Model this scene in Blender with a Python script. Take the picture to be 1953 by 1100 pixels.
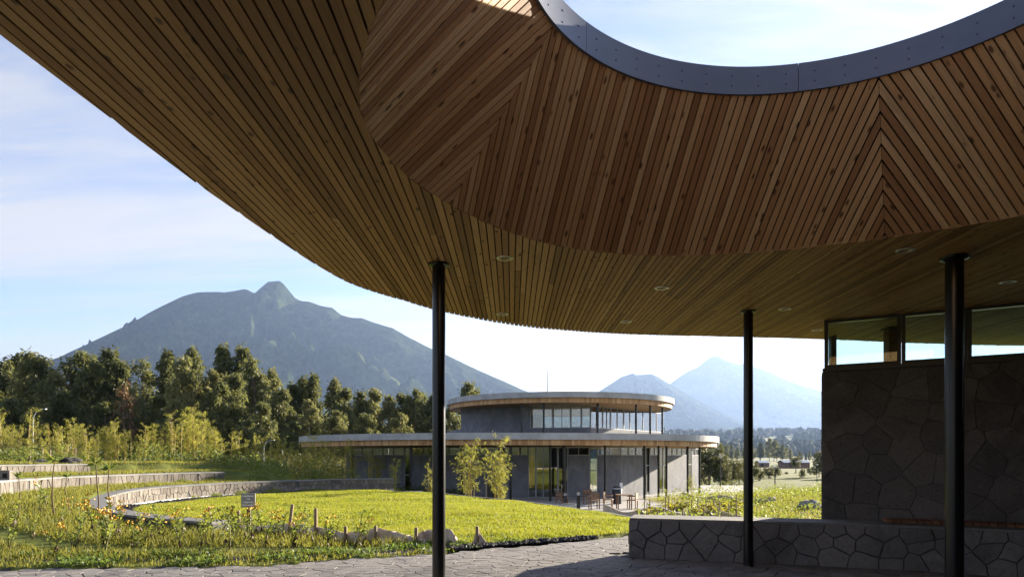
import bpy, bmesh, math, random
import numpy as np
from mathutils import Vector, Matrix

for o in list(bpy.data.objects):
    bpy.data.objects.remove(o)
SC = bpy.context.scene
COL = SC.collection
R = math.radians

# ------------------------------------------------------------------ camera
FPX, CX, HY, CAMZ = 1300.0, 976.5, 870.0, 1.5
cam_d = bpy.data.cameras.new('camera')
cam = bpy.data.objects.new('camera', cam_d)
COL.objects.link(cam)
cam.location = (0, 0, CAMZ)
cam.rotation_euler = (R(90), 0, 0)
cam_d.sensor_width = 36.0
cam_d.lens = FPX / 1953.0 * 36.0
cam_d.shift_y = (HY - 550.0) / 1953.0
cam_d.clip_start = 0.05
cam_d.clip_end = 90000
SC.camera = cam

# ------------------------------------------------------------------ light
SUN_AZ, SUN_EL = 45.5, 13.5          # degrees right of the view axis, degrees above the horizon
sdir = Vector((math.sin(R(SUN_AZ)) * math.cos(R(SUN_EL)), math.cos(R(SUN_AZ)) * math.cos(R(SUN_EL)), math.sin(R(SUN_EL))))
sun_d = bpy.data.lights.new('sun', 'SUN')
sun_d.energy = 5.0
sun_d.angle = R(0.5)
sun_d.color = (1.0, 0.88, 0.70)
sun = bpy.data.objects.new('sun', sun_d)
COL.objects.link(sun)
sun.location = (30, 30, 20)
sun.rotation_euler = (-sdir).to_track_quat('-Z', 'Y').to_euler()

SC.view_settings.view_transform = 'Standard'
SC.view_settings.look = 'None'
SC.view_settings.exposure = 2.4
SC.view_settings.gamma = 1.0
SC.view_settings.use_curve_mapping = False
SC.cycles.use_denoising = True
SC.cycles.max_bounces = 7
SC.cycles.diffuse_bounces = 4
SC.cycles.glossy_bounces = 3
SC.cycles.transmission_bounces = 6
SC.cycles.transparent_max_bounces = 12
SC.cycles.volume_bounces = 0
SC.cycles.sample_clamp_indirect = 6.0
SC.cycles.caustics_reflective = False
SC.cycles.caustics_refractive = False

# ------------------------------------------------------------------ node helpers
class NT:
    def __init__(s, tree):
        s.t = tree; s.n = tree.nodes; s.l = tree.links
    def new(s, typ, ins=None, **props):
        nd = s.n.new(typ)
        for k, v in props.items():
            setattr(nd, k, v)
        if ins:
            for k, v in ins.items():
                s.put(nd.inputs[k], v)
        return nd
    def put(s, sock, v):
        if isinstance(v, bpy.types.NodeSocket):
            s.l.new(v, sock)
        elif isinstance(v, bpy.types.Node):
            s.l.new(v.outputs[0], sock)
        else:
            sock.default_value = v
    def math(s, op, a, b=None, c=None, clamp=False):
        nd = s.n.new('ShaderNodeMath'); nd.operation = op; nd.use_clamp = clamp
        s.put(nd.inputs[0], a)
        if b is not None: s.put(nd.inputs[1], b)
        if c is not None: s.put(nd.inputs[2], c)
        return nd.outputs[0]
    def vmath(s, op, a, b=None, scale=None):
        nd = s.n.new('ShaderNodeVectorMath'); nd.operation = op
        s.put(nd.inputs[0], a)
        if b is not None: s.put(nd.inputs[1], b)
        if scale is not None: s.put(nd.inputs['Scale'], scale)
        return nd.outputs[0]
    def mix(s, f, a, b, blend='MIX'):
        nd = s.n.new('ShaderNodeMix'); nd.data_type = 'RGBA'; nd.blend_type = blend
        s.put(nd.inputs[0], f); s.put(nd.inputs[6], a); s.put(nd.inputs[7], b)
        return nd.outputs[2]
    def noise(s, vec, scale, detail=4, rough=0.55, out='Fac', dist=0.0):
        nd = s.n.new('ShaderNodeTexNoise')
        if vec is not None: s.put(nd.inputs['Vector'], vec)
        nd.inputs['Scale'].default_value = scale
        nd.inputs['Detail'].default_value = detail
        nd.inputs['Roughness'].default_value = rough
        nd.inputs['Distortion'].default_value = dist
        return nd.outputs[out]
    def ramp(s, f, stops, interp='LINEAR'):
        nd = s.n.new('ShaderNodeValToRGB'); cr = nd.color_ramp; cr.interpolation = interp
        while len(cr.elements) < len(stops): cr.elements.new(0.5)
        for e, (p, c) in zip(cr.elements, stops):
            e.position = p
            e.color = (c[0], c[1], c[2], 1) if not isinstance(c, (int, float)) else (c, c, c, 1)
        s.put(nd.inputs[0], f)
        return nd.outputs[0]
    def maprange(s, v, a, b, c=0.0, d=1.0, smooth=False):
        nd = s.n.new('ShaderNodeMapRange'); nd.clamp = True
        if smooth: nd.interpolation_type = 'SMOOTHSTEP'
        s.put(nd.inputs[0], v)
        for i, q in enumerate((a, b, c, d)): nd.inputs[1 + i].default_value = q
        return nd.outputs[0]

def C3(c): return (c[0], c[1], c[2], 1.0)

# ------------------------------------------------------------------ world
W = bpy.data.worlds.new('World'); SC.world = W; W.use_nodes = True
nt = NT(W.node_tree); W.node_tree.nodes.clear()
sky = nt.new('ShaderNodeTexSky', sky_type='NISHITA', sun_disc=False)
sky.sun_elevation = R(SUN_EL); sky.sun_rotation = R(SUN_AZ)
sky.altitude = 2200; sky.air_density = 1.1; sky.dust_density = 0.6; sky.ozone_density = 2.0
tc = nt.new('ShaderNodeTexCoord')
sep = nt.new('ShaderNodeSeparateXYZ', {0: tc.outputs['Generated']})
zz = nt.math('MAXIMUM', sep.outputs[2], 0.0)
den = nt.math('ADD', zz, 0.16)
cu = nt.math('DIVIDE', sep.outputs[0], den); cv = nt.math('DIVIDE', sep.outputs[1], den)
cvec = nt.new('ShaderNodeCombineXYZ', {0: cu, 1: cv, 2: 0.0}).outputs[0]
rot = nt.new('ShaderNodeMapping', {'Vector': cvec}); rot.inputs['Rotation'].default_value = (0, 0, R(-38)); rot.inputs['Scale'].default_value = (0.30, 1.5, 1)
rot.inputs['Location'].default_value = (0.35, 0.2, 0)
n1 = nt.noise(rot.outputs[0], 1.1, 7, 0.58, dist=0.6)
n2 = nt.noise(cvec, 0.55, 3, 0.5)
n4 = nt.noise(rot.outputs[0], 3.2, 6, 0.62, dist=1.2)
cm = nt.math('ADD', nt.math('ADD', nt.math('MULTIPLY', n1, 0.60), nt.math('MULTIPLY', n4, 0.25)), nt.math('MULTIPLY', n2, 0.30))
cm = nt.math('ADD', cm, nt.maprange(sep.outputs[2], 0.02, 0.45, 0.12, 0.0, True))
cmask = nt.maprange(cm, 0.475, 0.70, 0.0, 0.92, True)
cmask = nt.math('MULTIPLY', cmask, nt.maprange(sep.outputs[2], -0.02, 0.1, 0.2, 1.0, True))
# clouds scatter more light towards the viewer near the sun
sv = nt.new('ShaderNodeVectorMath', {0: tc.outputs['Generated']}, operation='DOT_PRODUCT'); sv.inputs[1].default_value = tuple(sdir)
cl = nt.math('ADD', 2.9, nt.math('MULTIPLY', nt.math('POWER', nt.math('MAXIMUM', sv.outputs['Value'], 0.0), 3.0), 1.5))
ccol = nt.vmath('SCALE', (1.0, 0.975, 0.97), None, cl)
skyc = nt.mix(1.0, sky.outputs[0], (1.08, 0.95, 1.02, 1), 'MULTIPLY')
mixed = nt.mix(cmask, skyc, ccol)
bg = nt.new('ShaderNodeBackground', {0: mixed, 1: 0.052})
wo = nt.new('ShaderNodeOutputWorld', {0: bg.outputs[0]})

# ------------------------------------------------------------------ material helpers
MATS = {}
def mat(name):
    m = bpy.data.materials.new(name); m.use_nodes = True
    m.node_tree.nodes.clear()
    t = NT(m.node_tree)
    MATS[name] = m
    return m, t
def finish(t, color, rough=0.6, metal=0.0, bump=None, bstr=0.3, bdist=0.02, spec=0.5, coat=0.0):
    p = t.new('ShaderNodeBsdfPrincipled')
    t.put(p.inputs['Base Color'], color if not isinstance(color, tuple) else C3(color))
    t.put(p.inputs['Roughness'], rough)
    p.inputs['Metallic'].default_value = metal
    p.inputs['Specular IOR Level'].default_value = spec
    if bump is not None:
        b = t.new('ShaderNodeBump', {'Height': bump, 'Strength': bstr, 'Distance': bdist})
        t.l.new(b.outputs[0], p.inputs['Normal'])
    t.new('ShaderNodeOutputMaterial', {0: p.outputs[0]})
    return p
def objrand(t): return t.new('ShaderNodeObjectInfo').outputs['Random']
def objco(t): return t.new('ShaderNodeTexCoord').outputs['Object']
def wpos(t): return t.new('ShaderNodeNewGeometry').outputs['Position']

def wood_mat(name, cols, dark, rough=0.62, along=(16, 1.1, 16), knot=(18, 8, 18), amount=1.0):
    m, t = mat(name)
    rnd = objrand(t)
    off = t.vmath('SCALE', (31.7, 57.3, 11.1), None, rnd)
    v = t.vmath('ADD', objco(t), off)
    g = t.noise(t.vmath('MULTIPLY', v, along), 1.0, 6, 0.62, dist=0.7)
    g2 = t.noise(t.vmath('MULTIPLY', v, (along[0] * 5, along[1] * 2.0, along[2] * 5)), 1.0, 3, 0.6)
    rr = t.math('ADD', t.math('MULTIPLY', rnd, 0.62), t.math('MULTIPLY', g, 0.5))
    base = t.ramp(rr, [(0.18, cols[0]), (0.42, cols[1]), (0.62, cols[2]), (0.9, cols[3])])
    base = t.mix(t.math('MULTIPLY', t.maprange(g2, 0.5, 0.72), 0.35 * amount), base, C3(dark))
    base = t.mix(t.math('MULTIPLY', t.maprange(g, 0.52, 0.75), 0.5 * amount), base, C3(dark))
    vo = t.new('ShaderNodeTexVoronoi', {'Vector': t.vmath('MULTIPLY', v, knot), 'Scale': 1.0, 'Randomness': 1.0})
    vc = t.new('ShaderNodeSeparateColor', {0: vo.outputs['Color']})
    has = t.math('GREATER_THAN', vc.outputs[0], 0.80)
    kn = t.math('MULTIPLY', t.maprange(vo.outputs['Distance'], 0.14, 0.36, 1.0, 0.0, True), has)
    base = t.mix(t.math('MULTIPLY', kn, 0.9), base, C3([d * 0.55 for d in dark]))
    finish(t, base, rough, bump=g2, bstr=0.25, bdist=0.002, spec=0.35)
    return m
wood_soffit = wood_mat('soffit_larch', [(.18, .092, .032), (.33, .183, .064), (.42, .242, .084), (.52, .328, .13)], (.10, .050, .020))
wood_cone = wood_mat('lining_larch', [(.22, .110, .046), (.36, .195, .082), (.45, .265, .115), (.56, .38, .19)], (.12, .052, .022))
wood_bench = wood_mat('bench_wood', [(.12, .055, .03), (.16, .075, .035), (.2, .1, .045), (.26, .13, .06)], (.06, .03, .015))
wood_post = wood_mat('weathered_post', [(.16, .11, .07), (.22, .15, .10), (.28, .2, .13), (.34, .26, .18)], (.08, .05, .03), along=(20, 20, 1.5), knot=(9, 9, 3))
wood_chair = wood_mat('chair_wood', [(.16, .085, .045), (.2, .11, .058), (.24, .135, .072), (.28, .165, .09)], (.1, .05, .025))

def simple(name, col, rough=0.5, metal=0.0, var=0.0, scale=3.0, bump=0.0, bscale=40, spec=0.5, world=True):
    m, t = mat(name)
    if var > 0 or bump > 0:
        co = wpos(t) if world else objco(t)
    c = C3(col)
    if var > 0:
        n = t.noise(co, scale, 6, 0.6)
        f = t.maprange(n, 0.3, 0.7)
        c = t.mix(f, C3([q * (1 - var) for q in col]), C3([min(1, q * (1 + var)) for q in col]))
    bn = t.noise(co, bscale, 5, 0.65) if bump > 0 else None
    if isinstance(c, tuple): finish(t, tuple(c[:3]), rough, metal, bn, bump, 0.01, spec)
    else: finish(t, c, rough, metal, bn, bump, 0.01, spec)
    return m
black_void = simple('dark_membrane', (.008, .007, .006), 0.9)
col_paint = simple('column_paint', (.007, .0075, .0085), 0.27, 0.0, 0.25, 6, spec=0.5)
ring_metal = simple('ring_steel', (.085, .098, .135), 0.42, 0.25, 0.12, 2.5)
screw_metal = simple('screw_metal', (.05, .05, .06), 0.4, 0.6)
zinc = simple('zinc_roofing', (.25, .26, .28), 0.5, 0.3, 0.15, 1.5)
frame_grey = simple('window_frame_grey', (.30, .31, .33), 0.45, 0.2)
frame_dark = simple('window_frame_bronze', (.085, .08, .068), 0.45, 0.2, 0.1, 5)
concrete = simple('board_concrete', (.40, .40, .41), 0.75, 0, 0.22, 1.3, 0.25, 12)
conc_dark = simple('wall_core_mortar', (.07, .068, .066), 0.9, 0, 0.25, 6, 0.3, 60)
bed_mortar = simple('paving_mortar', (.045, .042, .040), 0.95, 0, 0.3, 9, 0.4, 70)
burlap = simple('burlap', (.50, .41, .32), 0.95, 0, 0.18, 14, 0.5, 220)
white_paint = simple('white_paint', (.78, .78, .77), 0.5)
sign_grey = simple('sign_grey', (.27, .26, .25), 0.6, 0, 0.1, 12)
pole_metal = simple('galvanised_pole', (.42, .43, .44), 0.4, 0.5)
dark_metal = simple('dark_metal', (.02, .02, .022), 0.4, 0.2)
alu = simple('brushed_trim', (.55, .55, .53), 0.3, 0.8)
gravel_dark = simple('dark_lava_gravel', (.028, .026, .027), 0.95, 0, 0.5, 25, 0.5, 60)
bark = simple('pale_bark', (.20, .16, .12), 0.9, 0, 0.45, 5, 0.5, 18, world=False)
cane = simple('bamboo_cane', (.42, .30, .085), 0.5, 0, 0.3, 3, world=False)
stem_green = simple('green_stem', (.16, .17, .05), 0.7, 0, 0.3, 7, world=False)
stem_brown = simple('brown_stem', (.12, .075, .04), 0.85, 0, 0.3, 9, world=False)
brick_red = simple('house_brick', (.20, .13, .10), 0.9, 0, 0.2, 2)
tin_roof = simple('tin_roof', (.45, .46, .48), 0.45, 0.3, 0.15, 1)
petal = simple('yellow_petal', (.62, .33, .015), 0.7, 0, 0.25, 30, world=False)

def n3b(t, p): return t.noise(p, 7.0, 4, 0.7, dist=0.5)
def stone_mat(name, cols, rough=0.9, bscale=55, bstr=0.7, moss=0.0):
    m, t = mat(name)
    rnd = objrand(t); p = wpos(t)
    n = t.noise(p, 3.2, 6, 0.65); n2 = t.noise(p, 38, 4, 0.7)
    f = t.math('ADD', t.math('MULTIPLY', rnd, 0.55), t.math('MULTIPLY', n, 0.5))
    c = t.ramp(f, [(0.2, cols[0]), (0.5, cols[1]), (0.85, cols[2])])
    blot = t.noise(p, 1.1, 5, 0.7, dist=0.9)
    c = t.mix(t.math('MULTIPLY', t.maprange(blot, 0.48, 0.66), 0.55), c, C3([q * 0.5 for q in cols[0]]))
    c = t.mix(t.math('MULTIPLY', t.maprange(n3b(t, p), 0.58, 0.7), 0.35), c, C3([q * 1.35 for q in cols[2]]))
    pit = t.maprange(n2, 0.56, 0.68)
    c = t.mix(t.math('MULTIPLY', pit, 0.45), c, C3([q * 0.45 for q in cols[0]]))
    n3 = t.noise(p, bscale, 6, 0.7)
    h = t.math('SUBTRACT', t.math('ADD', n3, t.math('MULTIPLY', n, 1.2)), t.math('MULTIPLY', pit, 0.5))
    finish(t, c, rough, bump=h, bstr=bstr, bdist=0.012, spec=0.3)
    return m
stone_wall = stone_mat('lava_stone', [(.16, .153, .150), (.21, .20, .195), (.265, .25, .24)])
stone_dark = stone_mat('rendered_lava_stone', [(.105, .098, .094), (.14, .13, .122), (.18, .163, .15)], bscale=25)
stone_pave = stone_mat('paving_basalt', [(.135, .122, .116), (.185, .168, .158), (.24, .218, .20)], bscale=30, bstr=0.35, rough=0.8)
stone_terr = stone_mat('terrace_stone', [(.115, .098, .083), (.165, .145, .124), (.225, .203, .174)], bscale=20)
stone_cap = stone_mat('coping_concrete', [(.15, .146, .142), (.20, .195, .188), (.25, .243, .235)], bscale=18)

def plaster_mat(name, a, b, c):
    m, t = mat(name)
    p = wpos(t)
    n = t.noise(t.vmath('MULTIPLY', p, (1.5, 1.5, 0.8)), 1.0, 7, 0.68, dist=0.8)
    n2 = t.noise(p, 9, 5, 0.6)
    f = t.math('ADD', t.math('MULTIPLY', n, 0.75), t.math('MULTIPLY', n2, 0.25))
    col = t.ramp(f, [(0.36, a), (0.5, b), (0.63, c)])
    finish(t, col, 0.75, bump=n2, bstr=0.35, bdist=0.03, spec=0.4)
    return m
plaster = plaster_mat('grey_plaster', (.13, .137, .165), (.18, .187, .215), (.25, .25, .265))

def fascia_mat():
    m, t = mat('fascia_larch')
    p = t.new('ShaderNodeAttribute', attribute_name='shade')
    n = t.noise(t.vmath('MULTIPLY', wpos(t), (5, 5, 1)), 1.0, 5, 0.6)
    f = t.math('ADD', t.math('MULTIPLY', p.outputs['Fac'], 0.6), t.math('MULTIPLY', n, 0.4))
    c = t.ramp(f, [(0.2, (.38, .21, .095)), (0.5, (.54, .31, .145)), (0.85, (.66, .42, .22))])
    finish(t, c, 0.65, spec=0.3)
    return m
fascia_wood = fascia_mat()

def glass_mat(name, tint, refl=1.0, rough=0.0, ior=1.55):
    m, t = mat(name)
    tr = t.new('ShaderNodeBsdfTransparent', {0: C3(tint)})
    gl = t.new('ShaderNodeBsdfGlossy', {0: (1, 1, 1, 1), 'Roughness': rough})
    fr = t.new('ShaderNodeFresnel', {'IOR': ior})
    f = t.math('MULTIPLY', fr.outputs[0], refl, clamp=True)
    mx = t.new('ShaderNodeMixShader', {0: f, 1: tr.outputs[0], 2: gl.outputs[0]})
    t.new('ShaderNodeOutputMaterial', {0: mx.outputs[0]})
    return m
glass_clear = glass_mat('clear_tinted_glass', (.70, .84, .83), 1.0)
glass_bld = glass_mat('building_glass', (.68, .74, .73), 1.8, 0.01, 1.7)

def leaf_mat(name, cols, trans=0.45, rough=0.55, scale=0.5, world=True, tcol=None):
    m, t = mat(name)
    co = wpos(t)
    rnd = objrand(t)
    n = t.noise(co, scale, 3, 0.6)
    n2 = t.noise(co, scale * 9, 2, 0.5)
    f = t.math('ADD', t.math('ADD', t.math('MULTIPLY', n, 0.55), t.math('MULTIPLY', n2, 0.35)), t.math('MULTIPLY', t.math('SUBTRACT', rnd, 0.5), 0.3))
    c = t.ramp(f, [(0.28, cols[0]), (0.47, cols[1]), (0.66, cols[2])])
    p = t.new('ShaderNodeBsdfPrincipled', {'Base Color': c, 'Roughness': rough})
    p.inputs['Specular IOR Level'].default_value = 0.3
    tc_ = t.mix(0.5, c, C3(tcol)) if tcol else c
    tl = t.new('ShaderNodeBsdfTranslucent', {0: tc_})
    mx = t.new('ShaderNodeMixShader', {0: trans, 1: p.outputs[0], 2: tl.outputs[0]})
    t.new('ShaderNodeOutputMaterial', {0: mx.outputs[0]})
    return m
leaf_euc = leaf_mat('eucalyptus_leaf', [(.06, .072, .03), (.13, .145, .056), (.25, .235, .095)], 0.5, scale=0.35, tcol=(.19, .19, .05))
leaf_dry = leaf_mat('dry_leaf', [(.15, .085, .04), (.24, .14, .07), (.32, .2, .11)], 0.3)
leaf_withered = leaf_mat('withered_leaf', [(.045, .026, .014), (.08, .045, .025), (.12, .075, .04)], 0.25, scale=3.0)
leaf_far = leaf_mat('broad_tree_leaf', [(.035, .05, .022), (.065, .085, .035), (.12, .125, .05)], 0.32, scale=0.3, tcol=(.2, .18, .05))
leaf_dist = leaf_mat('distant_leaf', [(.014, .021, .012), (.026, .036, .019), (.045, .055, .026)], 0.08, rough=0.95, scale=0.05)
leaf_bam = leaf_mat('bamboo_leaf', [(.19, .20, .032), (.30, .31, .048), (.42, .38, .08)], 0.55, scale=0.8, tcol=(.36, .34, .05))
leaf_weed = leaf_mat('weed_leaf', [(.08, .12, .025), (.15, .20, .036), (.25, .27, .05)], 0.5, scale=1.5, tcol=(.32, .34, .045))
leaf_lawn = leaf_mat('lawn_blade', [(.10, .14, .018), (.22, .26, .022), (.36, .33, .05)], 0.5, scale=0.7, tcol=(.36, .36, .03))
leaf_meadow = leaf_mat('meadow_blade', [(.12, .13, .022), (.19, .195, .032), (.30, .26, .07)], 0.5, scale=0.9, tcol=(.34, .31, .05))
leaf_shrub = leaf_mat('shrub_leaf', [(.06, .085, .022), (.11, .145, .03), (.18, .20, .04)], 0.45, scale=0.7, tcol=(.28, .3, .05))
leaf_fern = leaf_mat('fern_frond', [(.16, .17, .02), (.25, .25, .03), (.34, .30, .045)], 0.5, scale=1.2, tcol=(.42, .36, .04))
leaf_cover = leaf_mat('ground_cover_leaf', [(.05, .085, .02), (.09, .14, .028), (.16, .21, .04)], 0.4, scale=3.0, tcol=(.24, .32, .05))

def ground_mat():
    m, t = mat('grassy_ground')
    p = wpos(t)
    n = t.noise(p, 0.35, 6, 0.65); n2 = t.noise(p, 6, 5, 0.6)
    nf = t.noise(p, 0.006, 5, 0.6)
    f = t.math('ADD', t.math('MULTIPLY', n, 0.6), t.math('MULTIPLY', n2, 0.4))
    c = t.ramp(f, [(0.3, (.045, .05, .014)), (0.5, (.10, .115, .022)), (0.7, (.17, .165, .045))])
    far = t.ramp(nf, [(0.35, (.05, .065, .025)), (0.5, (.11, .125, .045)), (0.65, (.17, .16, .075))])
    d = t.new('ShaderNodeVectorMath', {0: p}, operation='LENGTH').outputs['Value']
    c = t.mix(t.maprange(d, 120, 400), c, far)
    finish(t, c, 0.95, bump=n2, bstr=0.4, bdist=0.05, spec=0.1)
    return m
ground_m = ground_mat()
def mountain_mat():
    m, t = mat('forested_slope')
    p = wpos(t)
    n = t.noise(p, 0.0016, 7, 0.62); n2 = t.noise(p, 0.02, 5, 0.65)
    f = t.math('ADD', t.math('MULTIPLY', n, 0.6), t.math('MULTIPLY', n2, 0.4))
    c = t.ramp(f, [(0.36, (.010, .016, .011)), (0.48, (.022, .033, .017)), (0.64, (.070, .082, .034))])
    finish(t, c, 0.95, bump=n2, bstr=0.9, bdist=28.0, spec=0.0)
    return m
mountain_m = mountain_mat()

# ------------------------------------------------------------------ mesh helpers
def link(o, parent=None, label=None, cat=None, group=None, kind=None):
    COL.objects.link(o)
    if parent is not None: o.parent = parent
    if label: o['label'] = label
    if cat: o['category'] = cat
    if group: o['group'] = group
    if kind: o['kind'] = kind
    return o
def thing(name, loc, label, cat, group=None, rz=0.0):
    o = bpy.data.objects.new(name, None); o.empty_display_size = 0.1
    o.location = loc; o.rotation_euler = (0, 0, rz)
    return link(o, None, label, cat, group)
def np_mesh(name, V, F, material, smooth=False):
    V = np.asarray(V, np.float32); F = np.asarray(F, np.int32)
    me = bpy.data.meshes.new(name)
    me.vertices.add(len(V)); me.vertices.foreach_set('co', V.ravel())
    k = F.shape[1]
    me.loops.add(F.size); me.loops.foreach_set('vertex_index', F.ravel())
    me.polygons.add(len(F))
    me.polygons.foreach_set('loop_start', np.arange(0, F.size, k, dtype=np.int32))
    me.polygons.foreach_set('loop_total', np.full(len(F), k, np.int32))
    me.update(calc_edges=True)
    if smooth: me.polygons.foreach_set('use_smooth', np.ones(len(F), bool))
    me.materials.append(material)
    return me
class MB:
    def __init__(s): s.v = []; s.f = []
    def add(s, verts, faces):
        b = len(s.v); s.v += [tuple(q) for q in verts]; s.f += [tuple(i + b for i in f) for f in faces]
        return s
    def box(s, c, size, rz=0.0, ry=0.0, rx=0.0):
        hx, hy, hz = size[0] / 2, size[1] / 2, size[2] / 2
        M = Matrix.Rotation(rz, 3, 'Z') @ Matrix.Rotation(ry, 3, 'Y') @ Matrix.Rotation(rx, 3, 'X')
        vs = [M @ Vector((x, y, z)) + Vector(c) for x in (-hx, hx) for y in (-hy, hy) for z in (-hz, hz)]
        return s.add(vs, [(0, 1, 3, 2), (4, 6, 7, 5), (0, 4, 5, 1), (2, 3, 7, 6), (0, 2, 6, 4), (1, 5, 7, 3)])
    def tube(s, pts, rad, n=8, caps=True):
        pts = [Vector(p) for p in pts]
        if not isinstance(rad, (list, tuple)): rad = [rad] * len(pts)
        rings = []
        for i, p in enumerate(pts):
            d = (pts[min(i + 1, len(pts) - 1)] - pts[max(i - 1, 0)]).normalized()
            a = Vector((1, 0, 0)) if abs(d.x) < 0.9 else Vector((0, 1, 0))
            u = d.cross(a).normalized(); w = d.cross(u)
            rings.append([p + (u * math.cos(2 * math.pi * k / n) + w * math.sin(2 * math.pi * k / n)) * rad[i] for k in range(n)])
        vs = [q for r in rings for q in r]; fs = []
        for i in range(len(pts) - 1):
            for k in range(n):
                fs.append((i * n + k, i * n + (k + 1) % n, (i + 1) * n + (k + 1) % n, (i + 1) * n + k))
        if caps:
            fs.append(tuple(range(n))[::-1]); fs.append(tuple((len(pts) - 1) * n + k for k in range(n)))
        return s.add(vs, fs)
    def lathe(s, prof, n=32, c=(0, 0, 0), closed=False):
        vs = []; fs = []
        for r, z in prof:
            for k in range(n):
                a = 2 * math.pi * k / n
                vs.append((c[0] + r * math.cos(a), c[1] + r * math.sin(a), c[2] + z))
        m = len(prof)
        for i in range(m if closed else m - 1):
            j = (i + 1) % m
            for k in range(n):
                fs.append((i * n + k, i * n + (k + 1) % n, j * n + (k + 1) % n, j * n + k))
        return s.add(vs, fs)
    def prism(s, poly, z0, z1):
        n = len(poly)
        vs = [(p[0], p[1], z0) for p in poly] + [(p[0], p[1], z1) for p in poly]
        fs = [tuple(range(n))[::-1], tuple(range(n, 2 * n))] + [(i, (i + 1) % n, n + (i + 1) % n, n + i) for i in range(n)]
        return s.add(vs, fs)
    def mesh(s, name, material, smooth=False):
        me = bpy.data.meshes.new(name); me.from_pydata(s.v, [], s.f); me.update()
        bm = bmesh.new(); bm.from_mesh(me); bmesh.ops.recalc_face_normals(bm, faces=bm.faces); bm.to_mesh(me); bm.free()
        if smooth:
            me.polygons.foreach_set('use_smooth', np.ones(len(me.polygons), bool))
            me.set_sharp_from_angle(angle=R(40))
        me.materials.append(material)
        return me
    def build(s, name, material, parent=None, smooth=False, **kw):
        return link(bpy.data.objects.new(name, s.mesh(name, material, smooth)), parent, **kw)
def place_world(name, V, F, M, material, parent, **kw):
    """object whose mesh is given in world coordinates but whose own axes are M"""
    Mi = M.inverted()
    me = bpy.data.meshes.new(name); me.from_pydata([Mi @ Vector(v) for v in V], [], F); me.update()
    me.materials.append(material)
    o = bpy.data.objects.new(name, me)
    o.matrix_world = M
    return link(o, parent, **kw)
def copy_thing(root, loc, rz=0.0, sc=1.0, label=None, group=None, sz=None):
    r = root.copy(); COL.objects.link(r)
    r.location = loc; r.rotation_euler = (0, 0, rz); r.scale = (sc, sc, sz if sz else sc)
    if label: r['label'] = label
    if group: r['group'] = group
    for ch in root.children:
        c = ch.copy(); COL.objects.link(c); c.parent = r
        for g in ch.children:
            d = g.copy(); COL.objects.link(d); d.parent = c
    return r
def ss(a, b, x):
    t = np.clip((np.asarray(x, float) - a) / (b - a), 0, 1)
    return t * t * (3 - 2 * t)
def vnoise(x, y, seed=0):
    x = np.asarray(x, float); y = np.asarray(y, float)
    xi = np.floor(x).astype(np.int64); yi = np.floor(y).astype(np.int64)
    fx = x - xi; fy = y - yi
    fx = fx * fx * (3 - 2 * fx); fy = fy * fy * (3 - 2 * fy)
    def h(a, b):
        n = (a * 374761393 + b * 668265263 + seed * 974634541) & 0xffffffff
        n = ((n ^ (n >> 13)) * 1274126177) & 0xffffffff
        return ((n ^ (n >> 16)) & 0xffff) / 65535.0
    return (h(xi, yi) * (1 - fx) + h(xi + 1, yi) * fx) * (1 - fy) + (h(xi, yi + 1) * (1 - fx) + h(xi + 1, yi + 1) * fx) * fy
def fbm(x, y, oct=4, seed=0):
    s = 0; a = 0.5; 
    for i in range(oct):
        s = s + a * vnoise(np.asarray(x) * 2 ** i, np.asarray(y) * 2 ** i, seed + i * 7); a *= 0.5
    return s
def X(px, d): return (px - CX) / FPX * d
def Zp(py, d): return CAMZ + (HY - py) / FPX * d

# ------------------------------------------------------------------ ground
PATH_X = [-40, -6.84, -5.75, -3.44, -2.57, -1.23, -.34, .955, 2.27, 3.2, 4.2, 40]
PATH_Y = [8.2, 9.11, 9.2, 9.375, 9.95, 10.48, 11.24, 12.0, 13.03, 13.5, 10.4, 10.4]
def path_edge(x): return np.interp(x, PATH_X, PATH_Y)
AMPH = (-4.0, 22.5); AMX, AMY = 7.9 / 8.0, 8.6 / 8.0      # oval amphitheatre: centre and stretch
def amph_r(x, y): return np.hypot((x - AMPH[0]) / AMX, (y - AMPH[1]) / AMY)
def amph_th(x, y): return np.degrees(np.arctan2((y - AMPH[1]) / AMY, (x - AMPH[0]) / AMX)) % 360
CREST = [(-60, 75), (-30, 52), (-14, 38), (-8, 32.5), (-4.9, 29.1), (-3.1, 27.5), (-1.47, 25), (.4, 22.2), (1.8, 19.1), (2.84, 16.5), (3.3, 14.0), (4.6, 11.6), (6.5, 10.6), (20, 9)]
def crest_sd(x, y):
    best = np.full(np.shape(x), 1e9); sgn = np.zeros(np.shape(x))
    for (ax, ay), (bx, by) in zip(CREST[:-1], CREST[1:]):
        dx, dy = bx - ax, by - ay
        t = np.clip(((x - ax) * dx + (y - ay) * dy) / (dx * dx + dy * dy), 0, 1)
        d = np.hypot(x - ax - t * dx, y - ay - t * dy)
        s = np.sign(dx * (y - ay) - dy * (x - ax))
        m = d < best - 1e-9
        best = np.where(m, d, best); sgn = np.where(m, s, sgn)
    return best * sgn
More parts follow.
